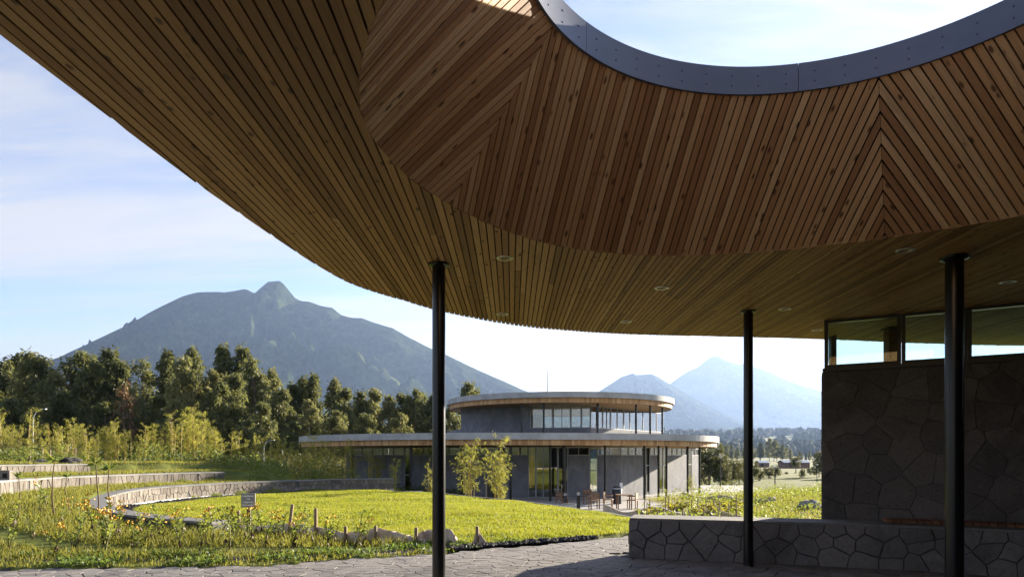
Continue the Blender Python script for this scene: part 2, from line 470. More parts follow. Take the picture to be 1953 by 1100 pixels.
def zg(x, y):
    x = np.asarray(x, float); y = np.asarray(y, float)
    r = amph_r(x, y); th = amph_th(x, y)
    terr = .45 * ss(8.05, 8.4, r) + .40 * ss(10.75, 11.05, r) + .36 * ss(13.35, 13.65, r)
    msk = ss(108, 142, th) * (1 - ss(205, 250, th))
    terr = terr * msk * (1 - .62 * ss(15.0, 26, r))
    R_ = np.hypot(x, y)
    z = terr - 1.27 * ss(0.15, 3.6, crest_sd(x, y)) * (1 - ss(-4, -16, x) * ss(34, 30, y))
    z = z - .8 * ss(50, 90, R_) - 1.4 * ss(110, 400, R_)
    z = z + 120 * ss(1500, 4200, R_) + 60 * ss(4200, 7000, R_)
    z = z + (fbm(x * .45, y * .45, 3, 3) - .44) * .16 * ss(9, 13, R_) * (1 - ss(40, 60, R_) * .3)
    z = z + (fbm(x / 160, y / 160, 4, 9) - .45) * 40 * ss(900, 3500, R_)
    pav = (y < path_edge(x) + .02)
    near = np.where(pav & (R_ < 45), -.10, z)
    return near
angs = np.concatenate([np.arange(-56, 56, 0.36), np.arange(56, 304, 3.0)])
rads = np.concatenate([[0.6], 1.5 * 1.0285 ** np.arange(0, 352)])
A, Rr = np.meshgrid(np.radians(angs), rads)
GX = Rr * np.sin(A); GY = Rr * np.cos(A)
GZ = zg(GX, GY)
na, nr = len(angs), len(rads)
idx = np.arange(na * nr).reshape(nr, na)
nxt = np.roll(idx, -1, axis=1)
GF = np.stack([idx[:-1].ravel(), nxt[:-1].ravel(), nxt[1:].ravel(), idx[1:].ravel()], 1)
gme = np_mesh('ground', np.stack([GX.ravel(), GY.ravel(), GZ.ravel()], 1), GF, ground_m, True)
link(bpy.data.objects.new('ground', gme), kind='structure')

# ------------------------------------------------------------------ mountains
def mountain(name, D, prof, x_sum, depth, amp, seed, nx=420, nt_=170, kang=7.0):
    pxs = np.array([p[0] for p in prof], float); pys = np.array([p[1] for p in prof], float)
    xs_k = (pxs - CX) / FPX * D; zs_k = CAMZ + (HY - pys) / FPX * D
    xs = np.linspace(xs_k[0], xs_k[-1], nx); ts = np.linspace(-1, 1, nt_)
    ts = np.sign(ts) * np.abs(ts) ** 1.25
    Xg, Tg = np.meshgrid(xs, ts)
    H = np.interp(Xg, xs_k, zs_k)
    Hs = H + 0
    a = np.abs(Tg)
    sh = (1 - a) ** 1.25 * 0.75 + (1 - a) * 0.25
    xs0 = (x_sum - CX) / FPX * D
    ang = np.arctan2(Tg * depth, Xg - xs0); rad = np.hypot(Tg * depth, (Xg - xs0))
    wob = fbm(Xg / (D * .10), Tg * 5, 3, seed + 50)
    rid = 0; am = 1.0
    for o_ in range(4):
        nn = vnoise(ang * kang * 2 ** o_ + 3.0 * wob + 7 * o_, rad / (D * .09) * 1.35 ** o_ + wob * 2, seed + o_)
        rid = rid + am * (1 - np.abs(2 * nn - 1)); am *= .55
    fine = fbm(Xg / (D * .012), Tg * depth / (D * .012), 4, seed + 90) - .47
    mask = ss(.015, .25, a)
    Z = Hs * sh + ((rid - 1.85) * amp + fine * amp * .3) * mask * np.clip(Hs * sh / Hs.max() * 2.2, 0, 1)
    Z = Z + fine * amp * .02 * (1 - mask)
    Y = D + Tg * depth
    Z[0, :] = -60; Z[-1, :] = -60
    V = np.stack([Xg.ravel(), Y.ravel(), Z.ravel()], 1)
    idx = np.arange(nx * nt_).reshape(nt_, nx)
    F = np.stack([idx[:-1, :-1].ravel(), idx[:-1, 1:].ravel(), idx[1:, 1:].ravel(), idx[1:, :-1].ravel()], 1)
    link(bpy.data.objects.new(name, np_mesh(name, V, F, mountain_m, True)), kind='structure')
mountain('mountain', 6000, [(-900, 872), (-500, 822), (-200, 766), (0, 709), (60, 701), (100, 690), (150, 666), (200, 642), (250, 617), (270, 606), (300, 588), (350, 564), (375, 557), (395, 556), (430, 557), (455, 553), (470, 551), (480, 556), (488, 560), (494, 553), (502, 545), (512, 537), (533, 535), (541, 541), (552, 555), (562, 567), (575, 574), (590, 575), (610, 582), (635, 587), (650, 600), (670, 605), (690, 606), (720, 617), (750, 626), (780, 643), (830, 668), (850, 676), (900, 700), (950, 722), (1000, 744), (1045, 760), (1150, 795), (1300, 838), (1420, 870)], 528, 3300, 400, 5, kang=6.0)
mountain('mountain', 9000, [(880, 872), (1000, 826), (1100, 768), (1140, 747), (1165, 731), (1185, 718), (1200, 713), (1207, 711), (1211, 714), (1225, 714), (1242, 712), (1255, 718), (1268, 726), (1280, 733), (1300, 745), (1340, 768), (1400, 797), (1500, 830), (1650, 870)], 1225, 3500, 130, 21, 300, 120)
mountain('mountain', 12500, [(1040, 872), (1150, 812), (1200, 783), (1240, 757), (1278, 731), (1300, 715), (1315, 706), (1330, 700), (1345, 688), (1356, 680), (1366, 678), (1378, 683), (1390, 689), (1405, 693), (1420, 694), (1440, 699), (1470, 710), (1500, 724), (1530, 735), (1560, 743), (1580, 752), (1700, 800), (1850, 838), (2100, 872)], 1365, 4600, 170, 33, 300, 120)

# ------------------------------------------------------------------ haze (air)
hz_m, ht = mat('haze_air')
pv = ht.new('ShaderNodeVolumePrincipled')
pv.inputs['Color'].default_value = (0.43, 0.61, 1.0, 1)
pv.inputs['Density'].default_value = 3.7e-5
pv.inputs['Anisotropy'].default_value = 0.35
ht.new('ShaderNodeOutputMaterial', {1: pv.outputs[0]})
hb = MB().box((0, 7000, 850), (44000, 44000, 2060))
hz = hb.build('haze', hz_m, kind='stuff')
hz['label'] = 'pale blue morning haze over the valley'
hz['category'] = 'haze'

# ------------------------------------------------------------------ pavilion canopy
rng = random.Random(7)
OC = (1.95, 3.9)                   # centre of the round opening
R0, R1, ZS, ZT, ZR = 2.87, 1.97, 3.5, 4.62, 4.84
# plan of the opening's lower edge: radius by angle (degrees) about OC
RCA = [37.7, 42, 51, 66, 77, 85, 93, 97, 113, 122, 130, 141, 150, 158, 164, 171, 176, 180, 184, 188.5, 193, 197, 201, 212, 228, 250, 275, 300, 325, 350, 375, 397.7]
RCR = [2.90, 2.85, 2.785, 2.76, 2.805, 2.846, 2.893, 2.926, 2.985, 2.99, 2.95, 2.89, 2.87, 2.866, 2.86, 2.85, 2.842, 2.82, 2.785, 2.748, 2.718, 2.69, 2.655, 2.57, 2.48, 2.43, 2.44, 2.52, 2.66, 2.82, 2.92, 2.90]
_rca = np.arange(0, 361, 1.5); _rcr = np.interp((_rca - 37.7) % 360 + 37.7, RCA, RCR)
_k = np.concatenate([_rcr[:-1]] * 3); _k = np.convolve(_k, np.ones(7) / 7, 'same'); _rcr = np.append(_k[240:480], _k[240])
def r1(a): return R1 + .042 * math.cos(a)
def rc(a): return float(np.interp(math.degrees(a) % 360, _rca, _rcr))
ctrl = [(-2.432, 3.238), (-2.409, 3.626), (-2.36, 4.248), (-2.258, 5.508), (-1.932, 7.69), (-1.335, 8.86), (-.923, 9.49), (-.031, 10.36), (.766, 10.81), (2.0, 11.2), (3.71, 11.42), (5.32, 11.66), (7.4, 12.1), (9.7, 12.3), (12.4, 11.4), (15.2, 8.0), (16.5, 2.0), (16.0, -5.0), (12.5, -10.5), (5.0, -12.5), (-.8, -10.5), (-3.2, -5.6), (-3.0, -1.6), (-2.58, 1.4)]  # unseen rear of the outline is stretched out so less light reaches underneath
def catmull(P, n=24):
    out = []; m = len(P)
    for i in range(m):
        p0, p1, p2, p3 = (np.array(P[(i + k - 1) % m]) for k in range(4))
        for j in range(n):
            t = j / n
            out.append(0.5 * (2 * p1 + (p2 - p0) * t + (2 * p0 - 5 * p1 + 4 * p2 - p3) * t * t + (3 * p1 - p0 - 3 * p2 + p3) * t ** 3))
    return np.array(out)
OUT = catmull(ctrl)
oa = np.arctan2(OUT[:, 1] - OC[1], OUT[:, 0] - OC[0]); orad = np.hypot(OUT[:, 0] - OC[0], OUT[:, 1] - OC[1])
srt = np.argsort(oa); oa_s = np.concatenate([oa[srt] - 2 * np.pi, oa[srt], oa[srt] + 2 * np.pi]); or_s = np.tile(orad[srt], 3)
def out_r(a): return float(np.interp(a, oa_s, or_s))

canopy = thing('pavilion_canopy', (OC[0], OC[1], ZS), 'curved timber canopy with a round sky opening on dark columns', 'canopy')
NA = 240
def ring_pts(fr, z): return [(OC[0] + fr(2 * math.pi * k / NA) * math.cos(2 * math.pi * k / NA), OC[1] + fr(2 * math.pi * k / NA) * math.sin(2 * math.pi * k / NA), z) for k in range(NA)]
def rings(mb, rs):
    vs = [p for r in rs for p in r]
    fs = [(i * NA + k, i * NA + (k + 1) % NA, (i + 1) * NA + (k + 1) % NA, (i + 1) * NA + k) for i in range(len(rs) - 1) for k in range(NA)]
    return mb.add(vs, fs)
def P(mb, name, m, parent, **kw):
    """part of a thing, given in world coordinates"""
    o = mb.build(name, m, parent, **kw)
    o.matrix_parent_inverse = parent.matrix_world.inverted() if False else Matrix.Identity(4)
    inv = Matrix.Translation(parent.location) @ Matrix.Rotation(parent.rotation_euler.z, 4, 'Z')
    if parent.parent is not None:
        pass
    o.matrix_basis = world_of(parent).inverted()
    return o
def world_of(o):
    m = Matrix.LocRotScale(o.location, o.rotation_euler, o.scale)
    return world_of(o.parent) @ m if o.parent is not None else m
def put_world(o, M):
    """set an object's own transform so that its world matrix is M under its parent"""
    o.matrix_basis = (world_of(o.parent).inverted() @ M) if o.parent is not None else M

soffit = P(rings(MB(), [ring_pts(lambda a: rc(a) + .02, ZS + .035), ring_pts(lambda a: out_r(a) - .004, ZS + .035)]), 'soffit', black_void, canopy)
funnel = P(rings(MB(), [ring_pts(lambda a: rc(a) + .06, ZS + .033), ring_pts(lambda a: r1(a) + .06, ZT + .02)]), 'oculus_funnel', black_void, canopy)
P(rings(MB(), [ring_pts(lambda a: r1(a) + .045, ZR), ring_pts(lambda a: r1(a) + .4, ZR - .02), ring_pts(lambda a: out_r(a) + .02, ZS + .42)]), 'roof_covering', zinc, canopy)
P(rings(MB(), [ring_pts(lambda a: out_r(a) + .02, ZS + .42), ring_pts(lambda a: out_r(a) + .02, ZS + .03), ring_pts(lambda a: out_r(a) - .003, ZS + .03), ring_pts(lambda a: out_r(a) - .003, ZS + .40)]), 'edge_fascia', zinc, canopy)

OCP = np.array([(OC[0] + (rc(a) + .005) * math.cos(a), OC[1] + (rc(a) + .005) * math.sin(a)) for a in np.radians(np.arange(0, 360, 1.0))])
def outline_ys(x, OUT=OUT):
    ys = []
    n = len(OUT)
    for i in range(n):
        (ax, ay), (bx, by) = OUT[i], OUT[(i + 1) % n]
        if (ax - x) * (bx - x) < 0: ys.append(ay + (by - ay) * (x - ax) / (bx - ax))
    ys.sort()
    return (ys[0], ys[-1]) if len(ys) >= 2 else None
PITCH, BW, BT = 0.065, 0.0535, 0.022
hidden_boards = MB()
def soffit_board(x0, x1, ya, yb, single):
    """ya, yb: (y at x0, y at x1) of the near and the far end"""
    if min(yb[0] - ya[0], yb[1] - ya[1]) < .03: return
    dz = rng.uniform(-.0025, .0025)
    vs = [(x0, ya[0], ZS + dz), (x1, ya[1], ZS + dz), (x1, yb[1], ZS + dz), (x0, yb[0], ZS + dz)]
    vs += [(x, y, ZS + BT + dz) for x, y, z in vs]
    fs = [(3, 2, 1, 0), (4, 5, 6, 7), (0, 1, 5, 4), (1, 2, 6, 5), (2, 3, 7, 6), (3, 0, 4, 7)]
    if single:
        M = Matrix.Translation(((x0 + x1) / 2, (ya[0] + yb[0]) / 2, ZS))
        o = place_world('soffit_board', vs, fs, M, wood_soffit, soffit); put_world(o, M)
    else:
        hidden_boards.add(vs, fs)
xk = -2.56 - PITCH * 14
while xk < 16.6:
    x0, x1 = xk, xk + BW
    xk += PITCH
    a0, a1 = outline_ys(x0), outline_ys(x1)
    if a0 is None or a1 is None:
        continue
    j = lambda s=.004: rng.uniform(-s, s)
    ej = j()
    lo, hi = (a0[0] + ej, a1[0] + ej), (a0[1] + ej, a1[1] + ej)
    spans = []
    xm = (x0 + x1) / 2
    i0, i1 = outline_ys(x0, OCP), outline_ys(x1, OCP)
    if i0 is not None and i1 is not None:
        e2 = j(.006)
        spans = [(lo, (i0[0] + e2, i1[0] + e2)), ((i0[1] + e2, i1[1] + e2), hi)]
    else:
        spans = [(lo, hi)]
    for a, b in spans:
        cuts = []
        if b[0] > 3.2 and a[0] < 2.0: cuts.append(rng.uniform(1.6, 2.7))
        if b[0] > 6 and (b[0] - max(a[0], 3.0)) > 3 and rng.random() < .45 and x0 < 7: cuts.append(rng.uniform(max(a[0], 3.0) + 1.2, b[0] - 1.2))
        cs = [a] + [(q, q) for q in sorted(cuts)] + [b]
        for q in range(len(cs) - 1):
            p, r = cs[q], cs[q + 1]
            g = .0015 if q > 0 else 0
            vis = r[0] > 2.95 and x0 < 7.6 and not (x0 > -.75 and r[0] < 3.6)
            soffit_board(x0, x1, (p[0] + g, p[1] + g), r, vis)
P(hidden_boards, 'soffit_boards_overhead', wood_soffit, soffit, kind='stuff')

# funnel lining: four sectors of parallel boards meeting in chevrons
SL = math.hypot(R0 - R1, ZT - ZS); SA = (R0 - R1) / SL
rho0, rho1 = R0 / SA, R1 / SA
psim = R(45) * SA
def cone_pt(p, q, thc, off):
    rho = math.hypot(p, q); psi = math.atan2(p, q)
    th = thc + psi / SA; r = rho * SA
    f_ = (r - R1) / (R0 - R1); z = ZS + (1 - f_) * (ZT - ZS); r = r1(th) + f_ * (rc(th) - r1(th))
    nz, nr_ = SA, math.sqrt(1 - SA * SA)
    r += off * nr_; z += off * nz
    return Vector((OC[0] + r * math.cos(th), OC[1] + r * math.sin(th), z))
hidden_lining = MB()
for sec in range(4):
    thc = R(58 + 45 + 90 * sec)
    kmax = int(rho0 * math.sin(psim) / PITCH) + 2
    for k in range(-kmax, kmax + 1):
        p0 = (k + .5) * PITCH - BW / 2 * .98; p1 = (k + .5) * PITCH + BW / 2 * .98
        def lim(p):
            if abs(p) >= rho0 * math.sin(psim): return None
            return max(math.sqrt(max(0, rho1 ** 2 - p * p)), abs(p) / math.tan(psim) + .004), math.sqrt(rho0 ** 2 - p * p) + rng.uniform(-.004, .004)
        l0, l1 = lim(p0), lim(p1)
        mx_p = rho0 * math.sin(psim) - .004
        if l0 is None and l1 is None: continue
        if l0 is None: p0 = -mx_p if p0 < 0 else mx_p; l0 = lim(p0)
        if l1 is None: p1 = mx_p if p1 > 0 else -mx_p; l1 = lim(p1)
        if abs(p1 - p0) < .006: continue
        ns = 9; dz = rng.uniform(0, .004)
        vs = []
        for i in range(ns):
            t = i / (ns - 1)
            q0 = l0[0] + (l0[1] - l0[0]) * t; q1 = l1[0] + (l1[1] - l1[0]) * t
            vs += [cone_pt(p0, q0, thc, dz), cone_pt(p1, q1, thc, dz), cone_pt(p1, q1, thc, dz + .02), cone_pt(p0, q0, thc, dz + .02)]
        fs = [(0, 1, 2, 3), (4 * (ns - 1) + 3, 4 * (ns - 1) + 2, 4 * (ns - 1) + 1, 4 * (ns - 1))]
        for i in range(ns - 1):
            for e in range(4):
                f = (e + 1) % 4
                fs.append((4 * i + e, 4 * i + 4 + e, 4 * i + 4 + f, 4 * i + f))
        mid = (cone_pt((p0 + p1) / 2, (l0[0] + l0[1]) / 2, thc, 0))
        # show as single pieces those in the photograph's view
        ms = [cone_pt((p0 + p1) / 2, l0[0] + (l0[1] - l0[0]) * t, thc, 0) for t in (0, .5, 1)]
        vis = any(m.y > .3 and abs(CX + FPX * m.x / m.y - CX) < 1010 and HY - FPX * (m.z - CAMZ) / m.y > -30 for m in ms)
        if vis:
            yd = (Vector(vs[4 * (ns - 1)]) - Vector(vs[0])).normalized()
            zd = (cone_pt((p0 + p1) / 2, (l0[0] + l0[1]) / 2, thc, .1) - mid).normalized()
            xd = yd.cross(zd).normalized(); zd = xd.cross(yd)
            M = Matrix(((xd.x, yd.x, zd.x, mid.x), (xd.y, yd.y, zd.y, mid.y), (xd.z, yd.z, zd.z, mid.z), (0, 0, 0, 1)))
            o = place_world('lining_board', vs, fs, M, wood_cone, funnel); put_world(o, M)
        else:
            hidden_lining.add(vs, fs)
P(hidden_lining, 'lining_boards_overhead', wood_cone, funnel, kind='stuff')

ring = P(rings(MB(), [ring_pts(lambda a: r1(a) + .04, ZT + .03), ring_pts(lambda a: r1(a) + .04, ZR - .004)]), 'oculus_ring', dark_metal, canopy)
for k in range(6):
    a0, a1 = R(135.6 + 60 * k) + .0012, R(135.6 + 60 * (k + 1)) - .0012
    mb = MB(); n = 40; vs = []; fs = []
    for i in range(n + 1):
        a = a0 + (a1 - a0) * i / n
        c, s = math.cos(a), math.sin(a)
        for r, z in ((r1(a) - .012, ZT - .012), (r1(a) - .012, ZR + .006), (r1(a) + .03, ZR + .006), (r1(a) + .03, ZT - .012)):
            vs.append((OC[0] + r * c, OC[1] + r * s, z))
    for i in range(n):
        for e in range(4):
            f = (e + 1) % 4
            fs.append((4 * i + e, 4 * i + 4 + e, 4 * i + 4 + f, 4 * i + f))
    fs += [(0, 1, 2, 3), (4 * n + 3, 4 * n + 2, 4 * n + 1, 4 * n)]
    P(mb.add(vs, fs), 'ring_panel', ring_metal, ring, smooth=True)
mb = MB()
for k in range(54):
    a = R(138.5 + 360 / 54 * k)
    for z in (ZT + .06, ZR - .075):
        c = (OC[0] + (r1(a) - .013) * math.cos(a), OC[1] + (r1(a) - .013) * math.sin(a), z)
        d = Vector((math.cos(a), math.sin(a), 0))
        mb.tube([Vector(c) + d * .004, Vector(c) - d * .003], [.008, .006], 8)
P(mb, 'ring_screws', screw_metal, ring, kind='stuff')

# columns
def column(name, x, y, rad, ztop, label, base=False):
    t = thing(name, (x, y, 0), label, 'column', 'columns carrying the canopy')
    m = MB().lathe([(0, 0), (rad, 0), (rad, ztop - .02), (0, ztop - .02)], 40); m.build('shaft', col_paint, t, smooth=True)
    MB().lathe([(rad * 1.0, ztop - .035), (rad * 1.55, ztop - .022), (rad * 1.6, ztop - .002), (0.001, ztop - .002)], 40).build('top_flange', col_paint, t, smooth=True)
    MB().lathe([(rad + .004, -.02), (rad + .004, .03), (rad * .99, .035)], 40).build('base_sleeve', dark_metal, t, smooth=True)
column('steel_column', -.76, 7.08, .068, ZS, 'tall black steel column beside the round opening, in front of the lawn')
column('steel_column', 3.25, 9.375, .063, ZS, 'slim black steel column close against the low stone bench wall')
column('steel_column', 4.44, 6.84, .084, ZS, 'thick black steel column in front of the clerestory windows and wooden bench')

# downlights
def downlight(px_, py_, label):
    d = FPX * (ZS - CAMZ) / (HY - py_)
    t = thing('recessed_downlight', (X(px_, d), d, ZS), label, 'downlight', 'downlights recessed in the soffit')
    MB().lathe([(.058, .004), (.060, -.006), (.082, -.008), (.088, -.002), (.088, .006)], 28).build('trim_ring', alu, t, smooth=True)
    MB().lathe([(.058, -.003), (.045, .020), (.0005, .030)], 28).build('reflector', alu, t, smooth=True)
for q in ((963, 492, 'round recessed downlight in the soffit between the tall column and the opening'), (958, 599, 'round recessed downlight near the outer canopy edge beside the tall column'), (1262, 549, 'round recessed downlight midway between opening and canopy edge'), (1194, 613, 'round recessed downlight near the outer canopy edge above the far building roof'), (1497, 589, 'bright round downlight beside the slim column at the low wall'), (1727, 477, 'round downlight beside the chevron lining of the opening'), (1922, 538, 'round downlight above the clerestory windows behind the thick column'), (1558, 629, 'round downlight at the corner of the clerestory windows')):
    downlight(*q)

# ------------------------------------------------------------------ crazy paving, voronoi stones
def clip_poly(poly, px_, py_, nx_, ny_):
    out = []
    n = len(poly)
    for i in range(n):
        a = poly[i]; b = poly[(i + 1) % n]
        da = (a[0] - px_) * nx_ + (a[1] - py_) * ny_; db = (b[0] - px_) * nx_ + (b[1] - py_) * ny_
        if da <= 0: out.append(a)
        if (da < 0 < db) or (db < 0 < da):
            t = da / (da - db); out.append((a[0] + (b[0] - a[0]) * t, a[1] + (b[1] - a[1]) * t))
    return out
def voronoi(pts, gap, box, sx=1.0):
    pts = np.array(pts, float); cells = []
    q = pts * np.array([sx, 1.0])
    dm = np.median([np.sort(np.hypot(*(q - p_).T))[1] for p_ in q[::5]])
    wts = np.array([rng.uniform(-.12, .12) for _ in q]) * dm * dm
    for i, p in enumerate(q):
        d = np.hypot(q[:, 0] - p[0], q[:, 1] - p[1]); order = np.argsort(d)[1:20]
        poly = [(box[0] * sx, box[1]), (box[2] * sx, box[1]), (box[2] * sx, box[3]), (box[0] * sx, box[3])]
        g = gap * (0.6 + .8 * rng.random())
        for j in order:
            n = q[j] - p; L = np.hypot(*n)
            if L < 1e-6: continue
            n = n / L; m = (q[j] + p) / 2 + n * ((wts[i] - wts[j]) / (2 * L) - g / 2)
            poly = clip_poly(poly, m[0], m[1], n[0], n[1])
            if len(poly) < 3: break
        if len(poly) >= 3:
            poly = [(a / sx, b) for a, b in poly]
            # drop tiny edges
            pp = [poly[k] for k in range(len(poly)) if math.dist(poly[k], poly[k - 1]) > .012]
            if len(pp) >= 3: cells.append((tuple(pts[i]), pp))
    return cells
def jit_grid(x0, y0, x1, y1, sx, sy, jit, rg):
    out = []; y = y0 + sy / 2; row = 0
    while y < y1:
        x = x0 + (sx / 2 if row % 2 else 0)
        while x < x1 + sx / 2:
            out.append((x + rg.uniform(-jit, jit) * sx, y + rg.uniform(-jit, jit) * sy)); x += sx
        y += sy; row += 1
    return out
def inset(poly, d):
    cx = sum(p[0] for p in poly) / len(poly); cy = sum(p[1] for p in poly) / len(poly)
    r = sum(math.dist(p, (cx, cy)) for p in poly) / len(poly)
    k = max(.3, 1 - d / r)
    return [(cx + (p[0] - cx) * k, cy + (p[1] - cy) * k) for p in poly]
def slab_geo(poly, mapf, top, bevel, back):
    """polygon in (a, b) mapped by mapf(a, b, offset) to world"""
    big = []
    for k in range(len(poly)):
        a, b = poly[k], poly[(k + 1) % len(poly)]; big.append(a); L = math.dist(a, b)
        if L > .13:
            for m in range(1, 2 + int(L > .26)):
                f = m / (2 + int(L > .26)); e = rng.uniform(-.006, .006)
                big.append((a[0] + (b[0] - a[0]) * f - (b[1] - a[1]) / L * e, a[1] + (b[1] - a[1]) * f + (b[0] - a[0]) / L * e))
    poly = big
    n = len(poly); inn = inset(poly, bevel)
    vs = [mapf(a, b, top) for a, b in inn] + [mapf(a, b, top - bevel * .8) for a, b in poly] + [mapf(a, b, back) for a, b in poly]
    fs = [tuple(range(n))]
    for k in range(n):
        j = (k + 1) % n
        fs.append((k, n + k, n + j, j)); fs.append((n + k, 2 * n + k, 2 * n + j, n + j))
    return vs, fs

pav_poly = [(-14, -7), (16, -7), (16, 10.0), (4.2, 10.0), (3.2, 13.5)] + [(x, y) for x, y in zip(PATH_X[8:0:-1], PATH_Y[8:0:-1])] + [(-14, 8.75)]
paving = MB().prism(pav_poly, -.09, -.022).build('paving', bed_mortar, kind='structure')
prg = random.Random(11)
pts = jit_grid(-7.6, 8.0, 6.4, 13.6, .215, .19, .38, prg)
pts = [p for p in pts if p[1] < path_edge(p[0]) + .15]
cells = voronoi(pts, .010, (-8, 7.8, 6.6, 13.7))
LWP = [(1.745, 10.1), (3.27, 9.65), (4.72, 9.2), (5.61, 8.82), (6.6, 8.2), (8.0, 7.1), (9.0, 5.8)]
def lw_y(x): return np.interp(x, [p[0] for p in LWP], [p[1] for p in LWP])
ok = []
for c, poly in cells:
    if max(y - path_edge(x) for x, y in poly) > .06: continue
    if c[0] > 1.6 and c[1] > lw_y(c[0]) + .1 and c[1] < 10.6 : continue
    if c[0] > 3.4 and c[1] > 10: continue
    ok.append((c, poly))
def seen(c):
    d = c[1]; return d > 8.35 and abs(c[0]) / d < .78
ok.sort(key=lambda q: (not seen(q[0]), q[0][1]))
rest = MB()
def pave_map(a, b, o): return (a, b, o)
for i, (c, poly) in enumerate(ok):
    vs, fs = slab_geo(poly, lambda a, b, o, z=prg.uniform(-.003, .002): (a, b, o + z), 0.0, .0035, -.05)
    if i < 290:
        me = bpy.data.meshes.new('paving_stone'); me.from_pydata(vs, [], [f for f in fs]); me.update(); me.materials.append(stone_pave)
        link(bpy.data.objects.new('paving_stone', me), paving)
    else: rest.add(vs, fs)
pts = jit_grid(-8, -5.5, 10.0, 7.9, .33, .3, .34, prg)
for c, poly in voronoi(pts, .02, (-8.1, -5.6, 10.1, 8.0)):
    vs, fs = slab_geo(poly, pave_map, prg.uniform(-.006, .004), .012, -.05); rest.add(vs, fs)
rest.build('paving_stones_remaining', stone_pave, paving, kind='stuff')

# ------------------------------------------------------------------ stone-faced walls
class Poly:
    def __init__(s, pts):
        s.p = np.array(pts, float); d = np.hypot(*np.diff(s.p[:, :2], axis=0).T); s.s = np.concatenate([[0], np.cumsum(d)]); s.L = s.s[-1]
        s.nrm = np.gradient(s.p[:, :2], s.s, axis=0); s.nrm = np.stack([s.nrm[:, 1], -s.nrm[:, 0]], 1); s.nrm /= np.hypot(*s.nrm.T)[:, None]
    def at(s, t, off=0.0):
        x = np.interp(t, s.s, s.p[:, 0]); y = np.interp(t, s.s, s.p[:, 1])
        nx_ = np.interp(t, s.s, s.nrm[:, 0]); ny_ = np.interp(t, s.s, s.nrm[:, 1])
        return float(x + nx_ * off), float(y + ny_ * off)
    def w(s, t): return float(np.interp(t, s.s, s.p[:, 2]))
def smooth_line(P, n=10):
    P = [np.array(p, float) for p in P]; out = []
    for i in range(len(P) - 1):
        p0 = P[max(i - 1, 0)]; p1 = P[i]; p2 = P[i + 1]; p3 = P[min(i + 2, len(P) - 1)]
        for j in range(n):
            t = j / n
            out.append(0.5 * (2 * p1 + (p2 - p0) * t + (2 * p0 - 5 * p1 + 4 * p2 - p3) * t * t + (3 * p1 - p0 - 3 * p2 + p3) * t ** 3))
    out.append(P[-1])
    return out
def wall_core(line, z0f, z1f, thick, n=60, front=0.0):
    """solid wall: front face along the line, body behind it"""
    mb = MB(); vs = []; fs = []
    for i in range(n + 1):
        t = line.L * i / n
        for off, z in ((front, z0f(t)), (front, z1f(t)), (-thick, z1f(t)), (-thick, z0f(t))):
            x, y = line.at(t, off); vs.append((x, y, z))
    for i in range(n):
        for e in range(4):
            f = (e + 1) % 4; fs.append((4 * i + e, 4 * i + 4 + e, 4 * i + 4 + f, 4 * i + f))
    fs += [(0, 1, 2, 3), (4 * n + 3, 4 * n + 2, 4 * n + 1, 4 * n)]
    return mb.add(vs, fs)
def face_stones(line, s0, s1, z0f, z1f, pa, pb, gap, mat_, parent, name='stone', proud=(.012, .03), bev=.012, sx=1.0, seed=1, jit=.34, back=-.02):
    rg = random.Random(seed)
    hmax = max(z1f(s0 + (s1 - s0) * k / 20) - z0f(s0 + (s1 - s0) * k / 20) for k in range(21))
    pts = jit_grid(s0, 0, s1, hmax, pa, pb, jit, rg)
    n = 0
    for c, poly in voronoi(pts, gap, (s0 + .005, 0, s1 - .005, hmax), sx):
        top = rg.uniform(*proud)
        def mp(a, b, o):
            f = (z1f(a) - z0f(a)) / hmax
            x, y = line.at(a, o); return (x, y, z0f(a) + b * f)
        vs, fs = slab_geo(poly, mp, top, bev, back)
        me = bpy.data.meshes.new(name); me.from_pydata(vs, [], fs); me.update(); me.materials.append(mat_)
        o = link(bpy.data.objects.new(name, me), parent); put_world(o, Matrix.Identity(4)); n += 1
    return n

# low bench wall
lw = Poly(smooth_line(LWP, 8))
low = thing('stone_bench_wall', (1.745, 10.1, 0), 'low grey lava stone bench wall along the paving', 'wall')
P(wall_core(lw, lambda t: -.05, lambda t: .555, .62, 48, front=-.004), 'wall_core', conc_dark, low)
cp = wall_core(lw, lambda t: .556, lambda t: .592, .63, 48, front=.012)
P(cp, 'coping', stone_cap, low)
face_stones(lw, 0, 6.6, lambda t: .0, lambda t: .556, .31, .2, .013, stone_wall, low, proud=(.010, .034), bev=.006, seed=5, jit=.33)
# left end of the low wall
e0 = lw.at(0, 0.012); e1 = lw.at(0, -.62)
el = Poly([(e1[0] - .004, e1[1], 0), (e0[0] - .004, e0[1], 0)])
face_stones(el, 0, el.L, lambda t: .0, lambda t: .556, .3, .2, .014, stone_wall, low, proud=(.004, .018), bev=.010, seed=8)

